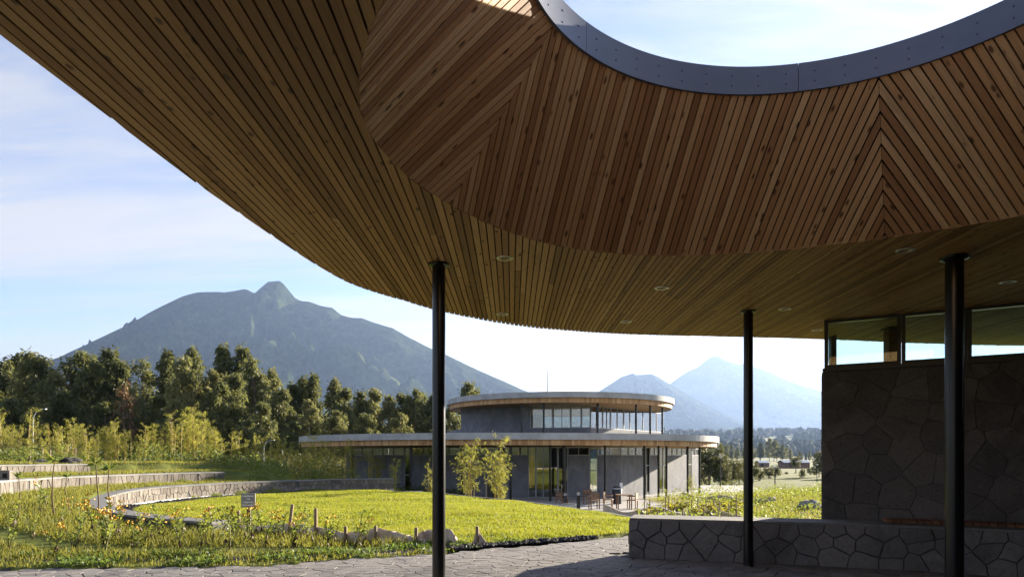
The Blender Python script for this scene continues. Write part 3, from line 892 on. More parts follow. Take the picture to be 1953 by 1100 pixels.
# tall wall with clerestory windows
TWP = [(4.57, 10.03), (5.35, 9.58), (6.6, 8.82), (8.2, 7.75), (9.6, 6.3)]
tw = Poly(smooth_line(TWP, 8))
tall = thing('pavilion_wall', (4.57, 10.03, 0), 'tall dark wall of fitted lava stone under the clerestory windows', 'wall')
P(wall_core(tw, lambda t: .0, lambda t: 2.74, .32, 40, front=-.004), 'wall_core', conc_dark, tall)
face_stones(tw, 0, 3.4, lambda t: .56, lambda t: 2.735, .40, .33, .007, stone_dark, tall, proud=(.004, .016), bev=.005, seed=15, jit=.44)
eA = tw.at(0, .008); eB = tw.at(0, -.32)
el = Poly([(eB[0] - .004, eB[1], 0), (eA[0] - .004, eA[1], 0)])
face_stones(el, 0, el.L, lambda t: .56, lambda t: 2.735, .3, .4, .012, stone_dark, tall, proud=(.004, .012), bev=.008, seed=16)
P(wall_core(tw, lambda t: 2.742, lambda t: 2.79, .34, 40, front=.035), 'window_sill', frame_dark, tall)
# windows
wx = [0.0, 1.0, 1.95, 3.0, 4.1, 5.2]
def s_at_px(line, pxv):
    ts = np.linspace(0, line.L, 400); pp = np.array([line.at(t) for t in ts]); ppx = CX + FPX * pp[:, 0] / pp[:, 1]
    return float(np.interp(pxv, ppx, ts))
wx = [0.02, s_at_px(tw, 1719), s_at_px(tw, 1845), s_at_px(tw, 1985)]
wx += [wx[-1] + 1.1, wx[-1] + 2.2]
wl = ['clerestory window at the wall corner, beside the open view', 'clerestory window behind the thick black column', 'clerestory window above the wooden bench']
for i in range(5):
    a, b = wx[i] + .0015, wx[i + 1] - .0015
    if b > tw.L: break
    ax, ay = tw.at(a, -.06); bx, by = tw.at(b, -.06)
    ang = math.atan2(by - ay, bx - ax); L = math.hypot(bx - ax, by - ay)
    z0, z1 = 2.792, ZS - .006
    t = thing('clerestory_window', (ax, ay, z0), wl[i] if i < 3 else 'clerestory window further along the dark stone wall', 'window', 'clerestory windows on the stone wall', ang)
    h = z1 - z0; f = .05
    for c, s_ in (((f / 2, 0, h / 2), (f, .09, h)), ((L - f / 2, 0, h / 2), (f, .09, h))): MB().box(c, s_).build('frame_stile', frame_dark, t)
    MB().box((L / 2, 0, f / 2 + .0), (L - 2 * f, .088, f)).build('frame_rail', frame_dark, t)
    MB().box((L / 2, 0, h - f * .35), (L - 2 * f, .088, f * .7)).build('frame_rail', frame_dark, t)
    MB().box((L / 2, .01, h / 2), (L - 2 * f, .012, h - 1.6 * f)).build('pane', glass_clear, t)

# room behind: back wall, its posts and panes
BWP = [(5.35, 11.25), (7.4, 11.55), (9.6, 11.4), (11.6, 10.2), (12.6, 8.0), (12.4, 5.5), (9.6, 5.9)]
bwl = Poly(smooth_line(BWP, 6))
room = thing('pavilion_back_wall', (5.35, 11.25, 0), 'rear stone wall of the pavilion room seen only through the clerestory glass', 'wall')
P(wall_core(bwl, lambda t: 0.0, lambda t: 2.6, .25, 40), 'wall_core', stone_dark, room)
for s_ in (0.02, 2.2, 4.4):
    x, y = bwl.at(s_, -.12)
    P(MB().box((x, y, 3.05), (.09, .09, .9)), 'window_post', frame_dark, room)
enl = Poly([(5.05, 11.1, 0), (4.72, 10.4, 0)])
P(wall_core(enl, lambda t: 0.0, lambda t: 2.74, .2, 4), 'end_wall', stone_dark, room)
x, y = X(1700, 10.6), 10.6
t = thing('timber_post', (x, y, 0), 'dark square post inside the corner clerestory window', 'post')
MB().box((0, 0, 1.74), (.16, .16, 3.46)).build('shaft', wood_bench, t)
MB().box((0, 0, 3.478), (.22, .22, .03)).build('head_plate', frame_dark, t)

# wooden bench seat on the low wall
bs0 = s_at_px(lw, 1697)
bench = thing('wooden_bench_seat', (*lw.at(bs0), .6), 'dark wooden slatted seat resting on the stone bench wall', 'bench')
s_ = bs0
brng = random.Random(3)
while s_ < 6.8:
    a = lw.at(s_, .03); b = lw.at(s_, -.36)
    dx, dy = a[0] - b[0], a[1] - b[1]
    P(MB().box(((a[0] + b[0]) / 2, (a[1] + b[1]) / 2, .640 + brng.uniform(-.001, .001)), (math.hypot(dx, dy), .078, .035), math.atan2(dy, dx)), 'slat', wood_bench, bench)
    s_ += .088
for off in (-.02, -.3):
    mb = MB(); q = bs0 + .1
    mb = wall_core(Poly([(*lw.at(bs0 + .05 + k * .2, off), 0) for k in range(int((6.7 - bs0) / .2))]), lambda t: .593, lambda t: .6215, .05, 20)
    P(mb, 'rail', frame_dark, bench)

# unseen walls added behind and beside the viewer to keep light off the pavilion
rl = Poly([(-3.5, -7.2, 0), (3, -8.2, 0), (8, -8.0, 0), (12.6, -6.0, 0)])
rw = thing('rear_shade_wall', (3, -8.2, 0), 'unseen lava stone wall added behind the viewer to darken the pavilion', 'wall')
P(wall_core(rl, lambda t: -.05, lambda t: 3.49, .3, 24), 'wall_core', stone_dark, rw)
rl2 = Poly([(9.7, 5.9, 0), (10.6, 2.5, 0), (11.4, -2.5, 0), (12.4, -5.9, 0)])
P(wall_core(rl2, lambda t: -.05, lambda t: 3.49, -.3, 24), 'side_shade_wall', stone_dark, rw)

# ------------------------------------------------------------------ terraces of the amphitheatre
def arc_line(r, a0, a1, n=40, c=AMPH):
    return [(c[0] + r * AMX * math.cos(R(a0 + (a1 - a0) * k / n)), c[1] + r * AMY * math.sin(R(a0 + (a1 - a0) * k / n)), 0.0) for k in range(n + 1)]
def terrace(r, a0, a1, zb, zt, label, seed, sa=None):
    """inner face of the curved wall at radius r; a0 -> a1 in degrees; zb, zt functions of the angle"""
    ln = Poly(arc_line(r, a0, a1))
    if ln.nrm[20] @ (np.array(AMPH) - ln.p[20, :2]) < 0: ln.nrm *= -1
    ang = lambda t: a0 + (a1 - a0) * t / ln.L
    z0 = lambda t: zb(ang(t)); z1 = lambda t: zt(ang(t))
    t_ = thing('terrace_wall', (ln.p[0, 0], ln.p[0, 1], z0(0)), label, 'wall', None)
    P(wall_core(ln, lambda t: z0(t) - .35, lambda t: z1(t) - .05, .42, 70, front=-.004), 'wall_core', conc_dark, t_)
    P(wall_core(ln, lambda t: z1(t) - .049, lambda t: z1(t), .46, 70, front=.022), 'coping', stone_cap, t_)
    s1 = ln.L if sa is None else sa * ln.L
    face_stones(ln, 0, s1, z0, lambda t: z1(t) - .05, .19, .23, .016, stone_terr, t_, proud=(-.004, .022), bev=.010, seed=seed, jit=.36, back=-.03, sx=1.35)
    P(wall_core(Poly(arc_line(r - .02, a0, a1)) if False else ln, lambda t: z0(t) - .2, lambda t: z0(t) + .035, -.0, 70, front=.075), 'footing', concrete, t_)
    return ln
tB = terrace(8.0, 100, 256, lambda a: 0.0 if a < 195 else -.02, lambda a: float(np.interp(a, [100, 180, 205, 225, 245, 262], [.50, .47, .40, .30, .22, .16])), 'long curved stone terrace wall that bends round the lawn like a horseshoe', 31, .78)
tA = terrace(10.65, 143, 206, lambda a: .45 * float(1 - ss(205, 250, a)), lambda a: .45 * float(1 - ss(205, 250, a)) + .39, 'curved stone terrace wall one step above the horseshoe wall', 32)
tC = terrace(13.25, 163, 203, lambda a: .85, lambda a: 1.22, 'short uppermost stone terrace wall beside the bamboo', 33)

# dark drain gravel in front of the horseshoe wall and lava edging beside the path
def gravel_band(name, line, o0, o1, zf, n, size, seed, label):
    rg = np.random.default_rng(seed)
    base = MB(); vs = []; fs = []; m = 60
    for i in range(m + 1):
        t = line.L * i / m
        for o in (o0, o1):
            x, y = line.at(t, o); vs.append((x, y, zf(x, y) + .012))
    for i in range(m): fs.append((2 * i, 2 * i + 1, 2 * i + 3, 2 * i + 2))
    base.add(vs, fs)
    ico = [Vector(v) for v in ((0, 0, 1), (.9, 0, .2), (.3, .85, .25), (-.7, .5, .2), (-.7, -.5, .3), (.3, -.85, .2), (0, 0, -.5))]
    icf = [(0, 1, 2), (0, 2, 3), (0, 3, 4), (0, 4, 5), (0, 5, 1), (6, 2, 1), (6, 3, 2), (6, 4, 3), (6, 5, 4), (6, 1, 5)]
    for k in range(n):
        t = rg.random() * line.L; o = o0 + (o1 - o0) * rg.random()
        x, y = line.at(t, o); s_ = size * (.5 + rg.random()); M = Matrix.Rotation(rg.random() * 6.28, 3, 'Z')
        base.add([M @ Vector((v.x * s_, v.y * s_ * .8, v.z * s_ * .7)) + Vector((x, y, zf(x, y) + .02)) for v in ico], icf)
    o = base.build(name, gravel_dark, kind='stuff'); o['label'] = label; o['category'] = 'gravel'
zf_ = lambda x, y: float(zg(x, y))
gb = Poly(arc_line(8.0, 101, 236))
if gb.nrm[20] @ (np.array(AMPH) - gb.p[20, :2]) < 0: gb.nrm *= -1
gravel_band('drain_gravel', gb, .09, .62, zf_, 1500, .045, 41, 'dark drain gravel along the foot of the horseshoe wall')
el = Poly(smooth_line([(-1.0, 10.95, 0), (-.34, 11.42, 0), (.3, 11.8, 0), (.95, 12.15, 0), (1.5, 12.5, 0)], 6))
gravel_band('lava_rubble', el, -.16, .16, lambda x, y: 0.0, 420, .05, 42, 'dark lava rubble between the lawn and the paved path')
# kerb round the far side of the lawn
kp = [(x, y, 0.0) for x, y in CREST[3:11]]
kl = Poly(smooth_line(kp, 8))
krb = MB(); kz = lambda t: .045
krb = wall_core(kl, lambda t: -.12, lambda t: .035, .13, 70)
krb.build('lawn_kerb', gravel_dark, label='thin dark kerb round the far edge of the lawn', cat='kerb')

# patio and paths in front of the building
MB().prism([(-6.5, 41.5), (-2, 38), (1.5, 33), (4.5, 28.5), (7.5, 29), (8.6, 33), (9.8, 38), (12.5, 43), (20, 54), (22, 64), (-16, 66), (-16, 49)], -1.6, -1.2).build('patio', simple('patio_concrete', (.30, .285, .27), 0.85, 0, 0.18, 1.2, 0.3, 14), kind='structure')
MB().prism([(3.5, 17.5), (4.6, 18.2), (3.9, 22), (7.5, 29.5), (5.2, 30.5), (2.2, 24)], -1.25, -.55).build('path', stone_cap, kind='structure') if False else None

# ------------------------------------------------------------------ the round two-storey building
GB = -1.2
bld = thing('round_building', (0, 52, GB), 'two-storey building with oval concrete and timber roofs and grey plaster walls', 'building')
E1 = (-.22, 52.0, 15.6, 12.0); E2 = (3.57, 51.0, 8.36, 8.0)
def ell(E, a, inset_=0.0): return (E[0] + (E[2] - inset_) * math.cos(a), E[1] + (E[3] - inset_) * math.sin(a))
def ell_ring(E, ins, z, n=160): return [(*ell(E, 2 * math.pi * k / n, ins), z) for k in range(n)]
def ell_rings(spec, E, n=160):
    mb = MB(); rs = [ell_ring(E, i, z, n) for i, z in spec]
    vs = [p for r in rs for p in r]; fs = [(i * n + k, i * n + (k + 1) % n, (i + 1) * n + (k + 1) % n, (i + 1) * n + k) for i in range(len(rs) - 1) for k in range(n)]
    return mb.add(vs, fs)
def roof(E, zt, zc, zw, name):
    r = P(ell_rings([(E[2] - .3 if False else .6, zt - .12), (.35, zt - .12), (.3, zt), (0, zt), (0, zc), (.22, zc)], E), name, concrete, bld, smooth=False)
    n = 160; mb = MB()
    mb.add(ell_ring(E, .6, zt - .12), [tuple(range(n))]); P(mb, 'roof_deck', zinc, r)
    mb = MB(); mb.add(ell_ring(E, .2, zw + .03), [tuple(range(n))]); P(mb, 'roof_soffit', wood_soffit, r)
    # vertical fascia boards
    nb = int(2 * math.pi * (E[2] + E[3]) / 2 / .16); mb = MB(); shade = []
    rg = random.Random(int(zt * 10))
    for k in range(nb):
        a0 = 2 * math.pi * (k + .04) / nb; a1 = 2 * math.pi * (k + .96) / nb; d = rg.uniform(.15, .165); s_ = rg.random()
        p = [ell(E, a0, d), ell(E, a1, d), ell(E, a1, d + .03), ell(E, a0, d + .03)]
        mb.prism(p, zw, zc + .01); shade += [s_] * 8
    me = mb.mesh('fascia_boards', fascia_wood)
    at = me.attributes.new('shade', 'FLOAT', 'POINT'); at.data.foreach_set('value', shade)
    o = link(bpy.data.objects.new('fascia_boards', me), r, kind='stuff'); put_world(o, Matrix.Identity(4))
    P(ell_rings([(.19, zc), (.19, zw + .01)], E), 'fascia_backing', black_void, r)
    return r
roof(E1, 2.90, 2.50, 2.17, 'lower_roof')
roof(E2, 5.60, 5.24, 4.92, 'upper_roof')
def ray_seg(pxv, A, B):
    m = (pxv - CX) / FPX
    (ax, ay), (bx, by) = A, B
    t = (m * ay - ax) / ((bx - ax) - m * (by - ay))
    return (ax + (bx - ax) * t, ay + (by - ay) * t)
def ray_ell(pxv, E, ins):
    m = (pxv - CX) / FPX; a, b = E[2] - ins, E[3] - ins
    A_ = m * m / a ** 2 + 1 / b ** 2; B_ = -2 * (m * E[0] / a ** 2 + E[1] / b ** 2); C_ = E[0] ** 2 / a ** 2 + E[1] ** 2 / b ** 2 - 1
    disc = B_ * B_ - 4 * A_ * C_
    y = (-B_ - math.sqrt(max(disc, 0))) / (2 * A_)
    return (m * y, y)
def seg_box(p, q, z0, z1, th, front=0.0):
    """upright slab between plan points p and q; front face towards the viewer's side (left of p->q is behind)"""
    d = Vector((q[0] - p[0], q[1] - p[1])); L = d.length; d /= L; n = Vector((d.y, -d.x))
    c = Vector((p[0] + q[0], p[1] + q[1])) / 2 + n * (front - th / 2)
    return MB().box((c.x, c.y, (z0 + z1) / 2), (L, th, z1 - z0), math.atan2(d.y, d.x))
def window(pa, pb, z0, z1, mulls=0, transom=None, fr=.05, mat_=frame_grey, door=False):
    w = P(seg_box(pa, pb, z0, z0 + fr, .08), 'window', mat_, bld)
    d = Vector((pb[0] - pa[0], pb[1] - pa[1])); L = d.length; u = d / L
    at = lambda s_: (pa[0] + u.x * s_, pa[1] + u.y * s_)
    P(seg_box(pa, pb, z1 - fr, z1, .08), 'head', mat_, w)
    for k in range(mulls + 2):
        s_ = min(max(L * k / (mulls + 1), fr / 2), L - fr / 2)
        P(seg_box(at(s_ - fr / 2), at(s_ + fr / 2), z0 + fr, z1 - fr, .08), 'mullion', mat_, w)
        if k <= mulls:
            s0 = max(L * k / (mulls + 1), fr / 2) + fr / 2; s1 = min(L * (k + 1) / (mulls + 1), L - fr / 2) - fr / 2
            if transom:
                P(seg_box(at(s0), at(s1), transom, transom + fr, .07, -.003), 'transom', mat_, w)
            P(seg_box(at(s0), at(s1), z0 + fr, z1 - fr, .012, -.034), 'pane', glass_bld, w)
    return w
def wallp(pa, pb, z0, z1, th=.25, m=None): return P(seg_box(pa, pb, z0, z1, th), 'wall_panel', m or plaster, bld)
# ground floor walls (plan corners)
G = [(X(655, 51), 51.0), (X(783, 47.2), 47.2), (X(975, 45.2), 45.2), (7.1, 44.6), (15.1, 55.0)]
def gp(pxv):
    for A_, B_ in zip(G[:-1], G[1:]):
        pa, pb = CX + FPX * A_[0] / A_[1], CX + FPX * B_[0] / B_[1]
        if pa - .01 <= pxv <= pb + .01: return ray_seg(pxv, A_, B_)
    raise ValueError(pxv)
zw, zh = 1.57, 2.14
for a, b in ((660, 669), (671, 771), (785, 880), (881, 974.9), (975.1, 1007), (1083, 1124), (1140, 1183.9), (1184.1, 1227), (1240, 1257), (1273, 1310), (1320, 1333)):
    wallp(gp(a), gp(b), GB, zw)
    pa, pb = gp(a), gp(b)
    window(pa, pb, zw, zh, max(0, int(math.dist(pa, pb) / 1.1) - 0))
window(gp(771.2), gp(782.9), GB, zh, 0, .2)
window(gp(1007.2), gp(1022), GB, zh, 0, None)
window(gp(1022.2), gp(1064), GB, zh, 2, .75)
window(gp(1064.2), gp(1082.8), GB, zh, 0, None)
window(gp(1124.2), gp(1139.8), GB, zh, 0, .55)
window(gp(1227.2), gp(1239.8), GB, zh, 1, .85)
window(gp(1257.2), gp(1272.8), GB, zh, 1, .85)
window(gp(1310.2), gp(1319.8), GB, zh, 0, .85)
# interior: floors, cross walls
P(MB().prism([ell(E1, 2 * math.pi * k / 60, 3.6) for k in range(60)], GB - .02, GB + .012), 'floor', concrete, bld)
P(seg_box((-10, 54), (6.0, 52), GB, 2.16, .2), 'interior_wall', plaster, bld)
P(seg_box((-9, 58), (3, 61), GB, 2.16, .2), 'interior_wall', plaster, bld)
P(seg_box((8.2, 49.5), (8.3, 55), GB, 2.16, .2), 'interior_wall', plaster, bld)
for pxv in (672, 783, 805, 881, 974, 1049.5, 1075.5, 1154, 1229, 1256, 1271, 1311.5, 1334):
    x, y = ray_ell(pxv, E1, 1.3 if pxv < 1250 else 1.5)
    if pxv in (805,): x, y = ray_seg(pxv, (-12, 53), (0, 49))
    P(MB().tube([(x, y, GB), (x, y, 2.19)], .075 if pxv != 1075.5 else .11, 14), 'column', col_paint, bld, smooth=True)
# upper floor
U = [(X(853, 54.5), 54.5), (X(879, 49.6), 49.6), (X(1010, 46.6), 46.6), (X(1126, 45.9), 45.9), (X(1266, 54.5), 54.5)]
wallp(U[0], U[1], 2.80, 3.5); 
wallp(U[1], U[2], 2.80, 4.94)
wallp(ray_seg(1010.2, U[2], U[3]), U[3], 2.80, 3.42)
uw = lambda p: ray_seg(p, U[2], U[3])
window(uw(1011), uw(1055), 3.42, 4.94, 0); window(uw(1055.2), uw(1088), 3.42, 4.94, 1); window(uw(1088.2), uw(1109), 3.42, 4.94, 0, fr=.07); window(uw(1109.2), uw(1125.8), 3.42, 4.94, 0)
ur = lambda p: ray_seg(p, U[3], U[4])
wallp(ur(1126.3), ur(1265), 2.80, 3.42)
for a, b in ((1127, 1150), (1150.2, 1165), (1165.2, 1190), (1190.2, 1213), (1213.2, 1240), (1240.2, 1265)):
    window(ur(a), ur(b), 3.42, 4.94, 1)
P(MB().prism([ell(E2, 2 * math.pi * k / 60, 1.6) for k in range(60)], 2.76, 2.81), 'floor', concrete, bld)
P(seg_box((-3, 55.5), (2.5, 56.5), 2.8, 4.94, .2), 'interior_wall', plaster, bld)
# stone block on the roof terrace
A_, B_ = (X(1168, 49.2), 49.2), (X(1230, 52.6), 52.6)
sb = P(seg_box(A_, B_, 2.80, 4.30, .5), 'stone_block', stone_terr, bld)
for pxv in (995, 1037, 1140, 1213, 1240, 1263):
    x, y = ray_ell(pxv, E2, .75)
    P(MB().tube([(x, y, 2.79), (x, y, 4.96)], .07, 12), 'column', col_paint, bld, smooth=True)
x, y = X(1045, 50), 50.0
P(MB().tube([(x, y, 5.4), (x, y, Zp(702, 50))], [.06, .04], 8), 'mast', pole_metal, bld)

# ------------------------------------------------------------------ patio furniture
def chair(x, y, rz, label, z=GB):
    t = thing('wooden_chair', (x, y, z), label, 'chair', 'wooden chairs on the patio', rz)
    for sx in (-.22, .22):
        for sy in (-.2, .22):
            MB().box((sx, sy, .21 if sy < 0 else .42), (.05, .05, .42 if sy < 0 else .84)).build('leg', wood_chair, t)
    MB().box((0, 0, .44), (.5, .5, .045)).build('seat', wood_chair, t)
    for k in range(3): MB().box((0, .235, .56 + k * .105), (.40, .022, .08)).build('back_slat', wood_chair, t)
    for sx in (-.235, .235): MB().box((sx, .0, .64), (.05, .44, .04)).build('armrest', wood_chair, t)
def table(x, y, label, z=GB):
    t = thing('wooden_table', (x, y, z), label, 'table', None)
    for k in range(5): MB().box((0, -.3 + k * .15, .74), (.8, .14, .035)).build('tabletop_board', wood_chair, t)
    for sx in (-.34, .34):
        for sy in (-.3, .3): MB().box((sx, sy, .36), (.055, .055, .72)).build('leg', wood_chair, t)
chair(X(1072, 36.5), 36.5, 2.2, 'wooden patio chair beside the glazed doors'); chair(X(1133, 35.2), 35.2, 3.3, 'wooden patio chair with its slatted back turned to the lawn')
chair(X(1123, 38.6), 38.6, .3, 'wooden patio chair pushed against the plaster wall'); chair(X(1160, 36), 36, 1.3, 'wooden patio chair between the dark column and the bin')
table(X(1190, 35.0), 35.0, 'wooden patio table near the sunlit corner wall'); chair(X(1206, 35.5), 35.5, 4.3, 'wooden patio chair beside the table at the sunlit corner')
def bollard(x, y, z, label, h=1.0):
    t = thing('bollard_light', (x, y, z), label, 'bollard', None)
    MB().box((0, 0, h * .4), (.16, .16, h * .8)).build('post', dark_metal, t)
    MB().box((0, 0, h * .88), (.15, .15, h * .159)).build('lamp_head', concrete, t)
    MB().box((0, 0, h * .98), (.18, .18, h * .04)).build('cap', dark_metal, t)
bollard(X(1103, 33.5), 33.5, GB, 'dark square bollard light at the patio edge'); bollard(X(1078, 36), 36, GB, 'short bollard light by the glazed doors', .8)
t = thing('litter_bin', (X(1177, 39), 39, GB), 'dark round litter bin by the sunlit corner wall', 'bin')
MB().lathe([(0, 0), (.26, 0), (.28, .85), (.2, 1.0), (0, 1.02)], 18).build('body', dark_metal, t, smooth=True)
MB().lathe([(.285, .84), (.29, .87), (.28, .9)], 18).build('rim', pole_metal, t, smooth=True)
MB().box((.22, -.06, 1.04), (.16, .16, .3)).build('bag', white_paint, t)
t = thing('menu_board', (X(938, 38), 38, GB + .2), 'black board standing between two wooden posts in front of the wall', 'board')
MB().box((0, 0, .62), (.5, .04, 1.0)).build('panel', dark_metal, t)
for sx in (-.31, .31): MB().box((sx, 0, .6), (.07, .07, 1.25)).build('post', wood_post, t)
t = thing('white_notice_board', (X(788, 33), 33, float(zg(X(788, 33), 33))), 'white board standing behind a fern at the end of the horseshoe wall', 'board')
MB().box((0, 0, .5), (.95, .05, .8)).build('panel', white_paint, t)
for sx in (-.42, .42): MB().box((sx, .045, .3), (.05, .04, .6)).build('leg', pole_metal, t)
t = thing('planter_box', (X(1080, 32.5), 32.5, GB), 'low grey concrete planter at the patio edge', 'planter')
MB().box((0, 0, .22), (.95, .4, .44)).build('box', concrete, t)
MB().box((0, 0, .445), (.85, .3, .03)).build('soil', gravel_dark, t)
def pale_strip(name, pts, h, th, label, m=burlap):
    ln = Poly(smooth_line([(x, y, float(zg(x, y))) for x, y in pts], 8))
    rg = random.Random(len(label)); ph = rg.uniform(0, 6)
    zz_ = lambda t: ln.w(t)
    o = wall_core(ln, lambda t: zz_(t) - .1, lambda t: zz_(t) + h * (.75 + .25 * math.sin(t * 2.1 + ph)), th, 80)
    o.build(name, m, label=label, cat='cloth barrier')
for k, (pa, pb) in enumerate((((1225, 26), (1400, 23)), ((1150, 33.0), (1230, 31)), ((1235, 32), (1420, 29)), ((1300, 44), (1480, 40)))):
    p0 = (X(pa[0], pa[1]), pa[1]); p1 = (X(pb[0], pb[1]), pb[1]); mid = ((p0[0] + p1[0]) / 2, (p0[1] + p1[1]) / 2 - .5)
    pale_strip('erosion_cloth', [p0, mid, p1], .42, .06, ('pale cloth strip among stakes nearest the low bench wall', 'pale cloth strip beside the patio table', 'pale cloth strip through the middle of the planted beds', 'pale cloth strip far back in the planted beds')[k])

# ------------------------------------------------------------------ stakes, cloth and sign at the lawn edge
def stake(x, y, h, lean, label, r=.032, group='wooden stakes along the lawn edge', z=None):
    z = float(zg(x, y)) if z is None else z
    t = thing('wooden_stake', (x, y, z), label, 'stake', group)
    rg = random.Random(int(x * 1000))
    lx = lean * h
    MB().tube([(0, 0, -.1), (lx * .5 + .004, 0, h * .5), (lx, 0, h - .01)], [r, r * 1.02, r * .97], 9).build('shaft', wood_post, t, smooth=True)
    MB().tube([(lx, 0, h - .012), (lx, 0, h)], [r * .96, r * .8], 9).build('sawn_top', wood_post, t)
SK = [(400, 1000, 14.2, .46, -.02, 'short dark stake beside the near end of the horseshoe wall'), (549, 1020, 13.0, .62, .14, 'tall dark stake leaning, at the left end of the cloth barrier'), (601, 1020, 12.9, .55, .02, 'upright thin stake standing in the cloth barrier beside flowers'), (658, 1032, 12.05, .29, .03, 'short stake where the cloth barrier dips, beside leafy weeds'), (714, 1033, 12.0, .30, .06, 'short stake at the middle of the cloth barrier'), (792, 1036, 11.75, .29, .05, 'short reddish stake where two cloth pieces overlap'), (910, 1040, 11.5, .34, .0, 'short stake with a peaked scrap of cloth tied to it'), (455, 1010, 13.9, .42, .0, 'curved pale stake just behind the sign post')]
for pxv, py_, d, h, ln_, lb in SK:
    stake(X(pxv, d), d, h, ln_, lb)
def cloth_fence(pts, label):
    """pts: (px, depth, height)"""
    mb = MB(); vs = []; fs = []; n = 12; m = 5
    line = smooth_line([(X(a, d), d, h) for a, d, h in pts], n)
    for i, p in enumerate(line):
        z0 = float(zg(p[0], p[1])) - .03
        for k in range(m):
            f = k / (m - 1)
            vs.append((p[0], p[1] + .05 * math.sin(i * .7 + f * 2.5) * f + f * .07, z0 + (p[2] + .03) * f))
    L = len(line)
    for i in range(L - 1):
        for k in range(m - 1): fs.append((i * m + k, (i + 1) * m + k, (i + 1) * m + k + 1, i * m + k + 1))
    mb.add(vs, fs)
    o = mb.build('cloth_barrier', burlap, smooth=True, label=label, cat='cloth')
    sm = o.modifiers.new('thick', 'SOLIDIFY'); sm.thickness = .012
cloth_fence([(440, 14.1, .10), (500, 13.6, .14), (549, 13.02, .25), (601, 12.92, .2), (658, 12.1, .17), (714, 12.05, .24), (760, 11.95, .17), (792, 11.8, .10), (830, 11.6, .05)], 'long sagging pale cloth barrier strung along stakes at the lawn edge')
cloth_fence([(786, 11.85, .08), (805, 11.9, .2), (830, 11.95, .22), (860, 11.7, .24), (874, 11.45, .03)], 'loose pale cloth flap behind the tall column at the lawn edge')
mb = MB(); x, y = X(910, 11.52), 11.5
mb.add([(x - .1, y + .05, 0), (x, y + .03, .27), (x + .2, y - .02, 0), (x - .1, y + .07, 0), (x, y + .05, .27), (x + .2, y + .0, 0), (x + .08, y - .06, .02)], [(0, 6, 1), (6, 2, 1), (3, 4, 5), (0, 1, 4, 3), (1, 2, 5, 4)])
mb.build('cloth_scrap', burlap, label='peaked scrap of pale cloth tied to a short stake', cat='cloth')

# information sign
sx_, sy_ = X(474, 13.2), 13.2; sz_ = float(zg(sx_, sy_))
sg = thing('garden_sign', (sx_, sy_, sz_), 'small grey sign with white lettering on a wooden post', 'sign', None, R(6))
MB().box((0, .02, .33), (.07, .045, .86)).build('post', wood_post, sg)
pnl = MB().box((0, -.016, .685), (.262, .022, .27)).build('panel', sign_grey, sg)
zt_ = Zp(940, 13.2) - sz_
pnl.location.z = zt_ - .82
for k, s_ in enumerate(('Amphitheatre', 'and', 'Indigenous', 'Demonstration')):
    cu_ = bpy.data.curves.new('lettering', 'FONT'); cu_.body = s_; cu_.size = .044; cu_.align_x = 'CENTER'; cu_.extrude = .0008; cu_.offset = .0028
    tmp = bpy.data.objects.new('tmp', cu_); COL.objects.link(tmp)
    dg = bpy.context.evaluated_depsgraph_get(); me = bpy.data.meshes.new_from_object(tmp.evaluated_get(dg))
    bpy.data.objects.remove(tmp)
    me.materials.clear(); me.materials.append(white_paint)
    o = link(bpy.data.objects.new('lettering', me), pnl)
    w_ = max(v.co.x for v in me.vertices) - min(v.co.x for v in me.vertices)
    o.scale = (min(1.0, .215 / w_),) + (1, 1); o.rotation_euler = (R(90), 0, 0); o.location = (0, -.0282, .755 - k * .058)

# ------------------------------------------------------------------ lamps, rocks, small houses
def street_lamp(x, y, h, label, m=pole_metal, arm=1):
    z = float(zg(x, y)); t = thing('street_lamp', (x, y, z), label, 'street lamp', None)
    MB().tube([(0, 0, -.1), (0, 0, h * .75), (.03, 0, h * .85), (.22, 0, h * .94), (.5, 0, h * .97)], [.04, .034, .03, .026, .022], 10).build('pole', m, t, smooth=True)
    MB().box((.68 * arm, 0, h * .975), (.36, .12, .04)).build('lamp_head', m, t)
street_lamp(X(63, 44), 44, 4.2, 'pale street lamp with a bent arm among the bamboo'); street_lamp(X(503, 55), 55, 4.2, 'slim grey street lamp in front of the dark trees')
def post_lamp(px_, d, top, label):
    x = X(px_, d); z = float(zg(x, d)); t = thing('post_lamp', (x, d, z), label, 'street lamp', None); h = Zp(top, d) - z
    MB().tube([(0, 0, -.2), (0, 0, h * .95)], .05, 8).build('pole', dark_metal, t)
    MB().lathe([(0, h), (.17, h - .03), (.17, h - .1), (.06, h - .24), (0, h - .25)], 14).build('lamp_head', pole_metal, t, smooth=True)
post_lamp(1374, 62, 868, 'dark post lamp with a round head between bushes and the building'); post_lamp(1478, 60, 889, 'dark post lamp with a pale head above the planted beds'); post_lamp(1558, 95, 884, 'grey post by the far houses')
def rock(px_, d, s_, label, m=stone_wall, seed=1):
    x = X(px_, d); bm = bmesh.new(); bmesh.ops.create_icosphere(bm, subdivisions=3, radius=1.0)
    for v in bm.verts:
        n = float(fbm(v.co.x * 1.3 + seed * 5 + 9, v.co.y * 1.3 + v.co.z * 1.1 + 9, 3, seed)) - .44
        v.co *= 1 + n * .9; v.co.z *= .55; v.co.z = max(v.co.z, -.3)
    for f in bm.faces: f.smooth = False
    me = bpy.data.meshes.new('rock'); bm.to_mesh(me); bm.free(); me.materials.append(m)
    o = bpy.data.objects.new('boulder', me); o.location = (x, d, float(zg(x, d)) + s_ * .12); o.scale = (s_, s_, s_); link(o, None, label, 'rock')
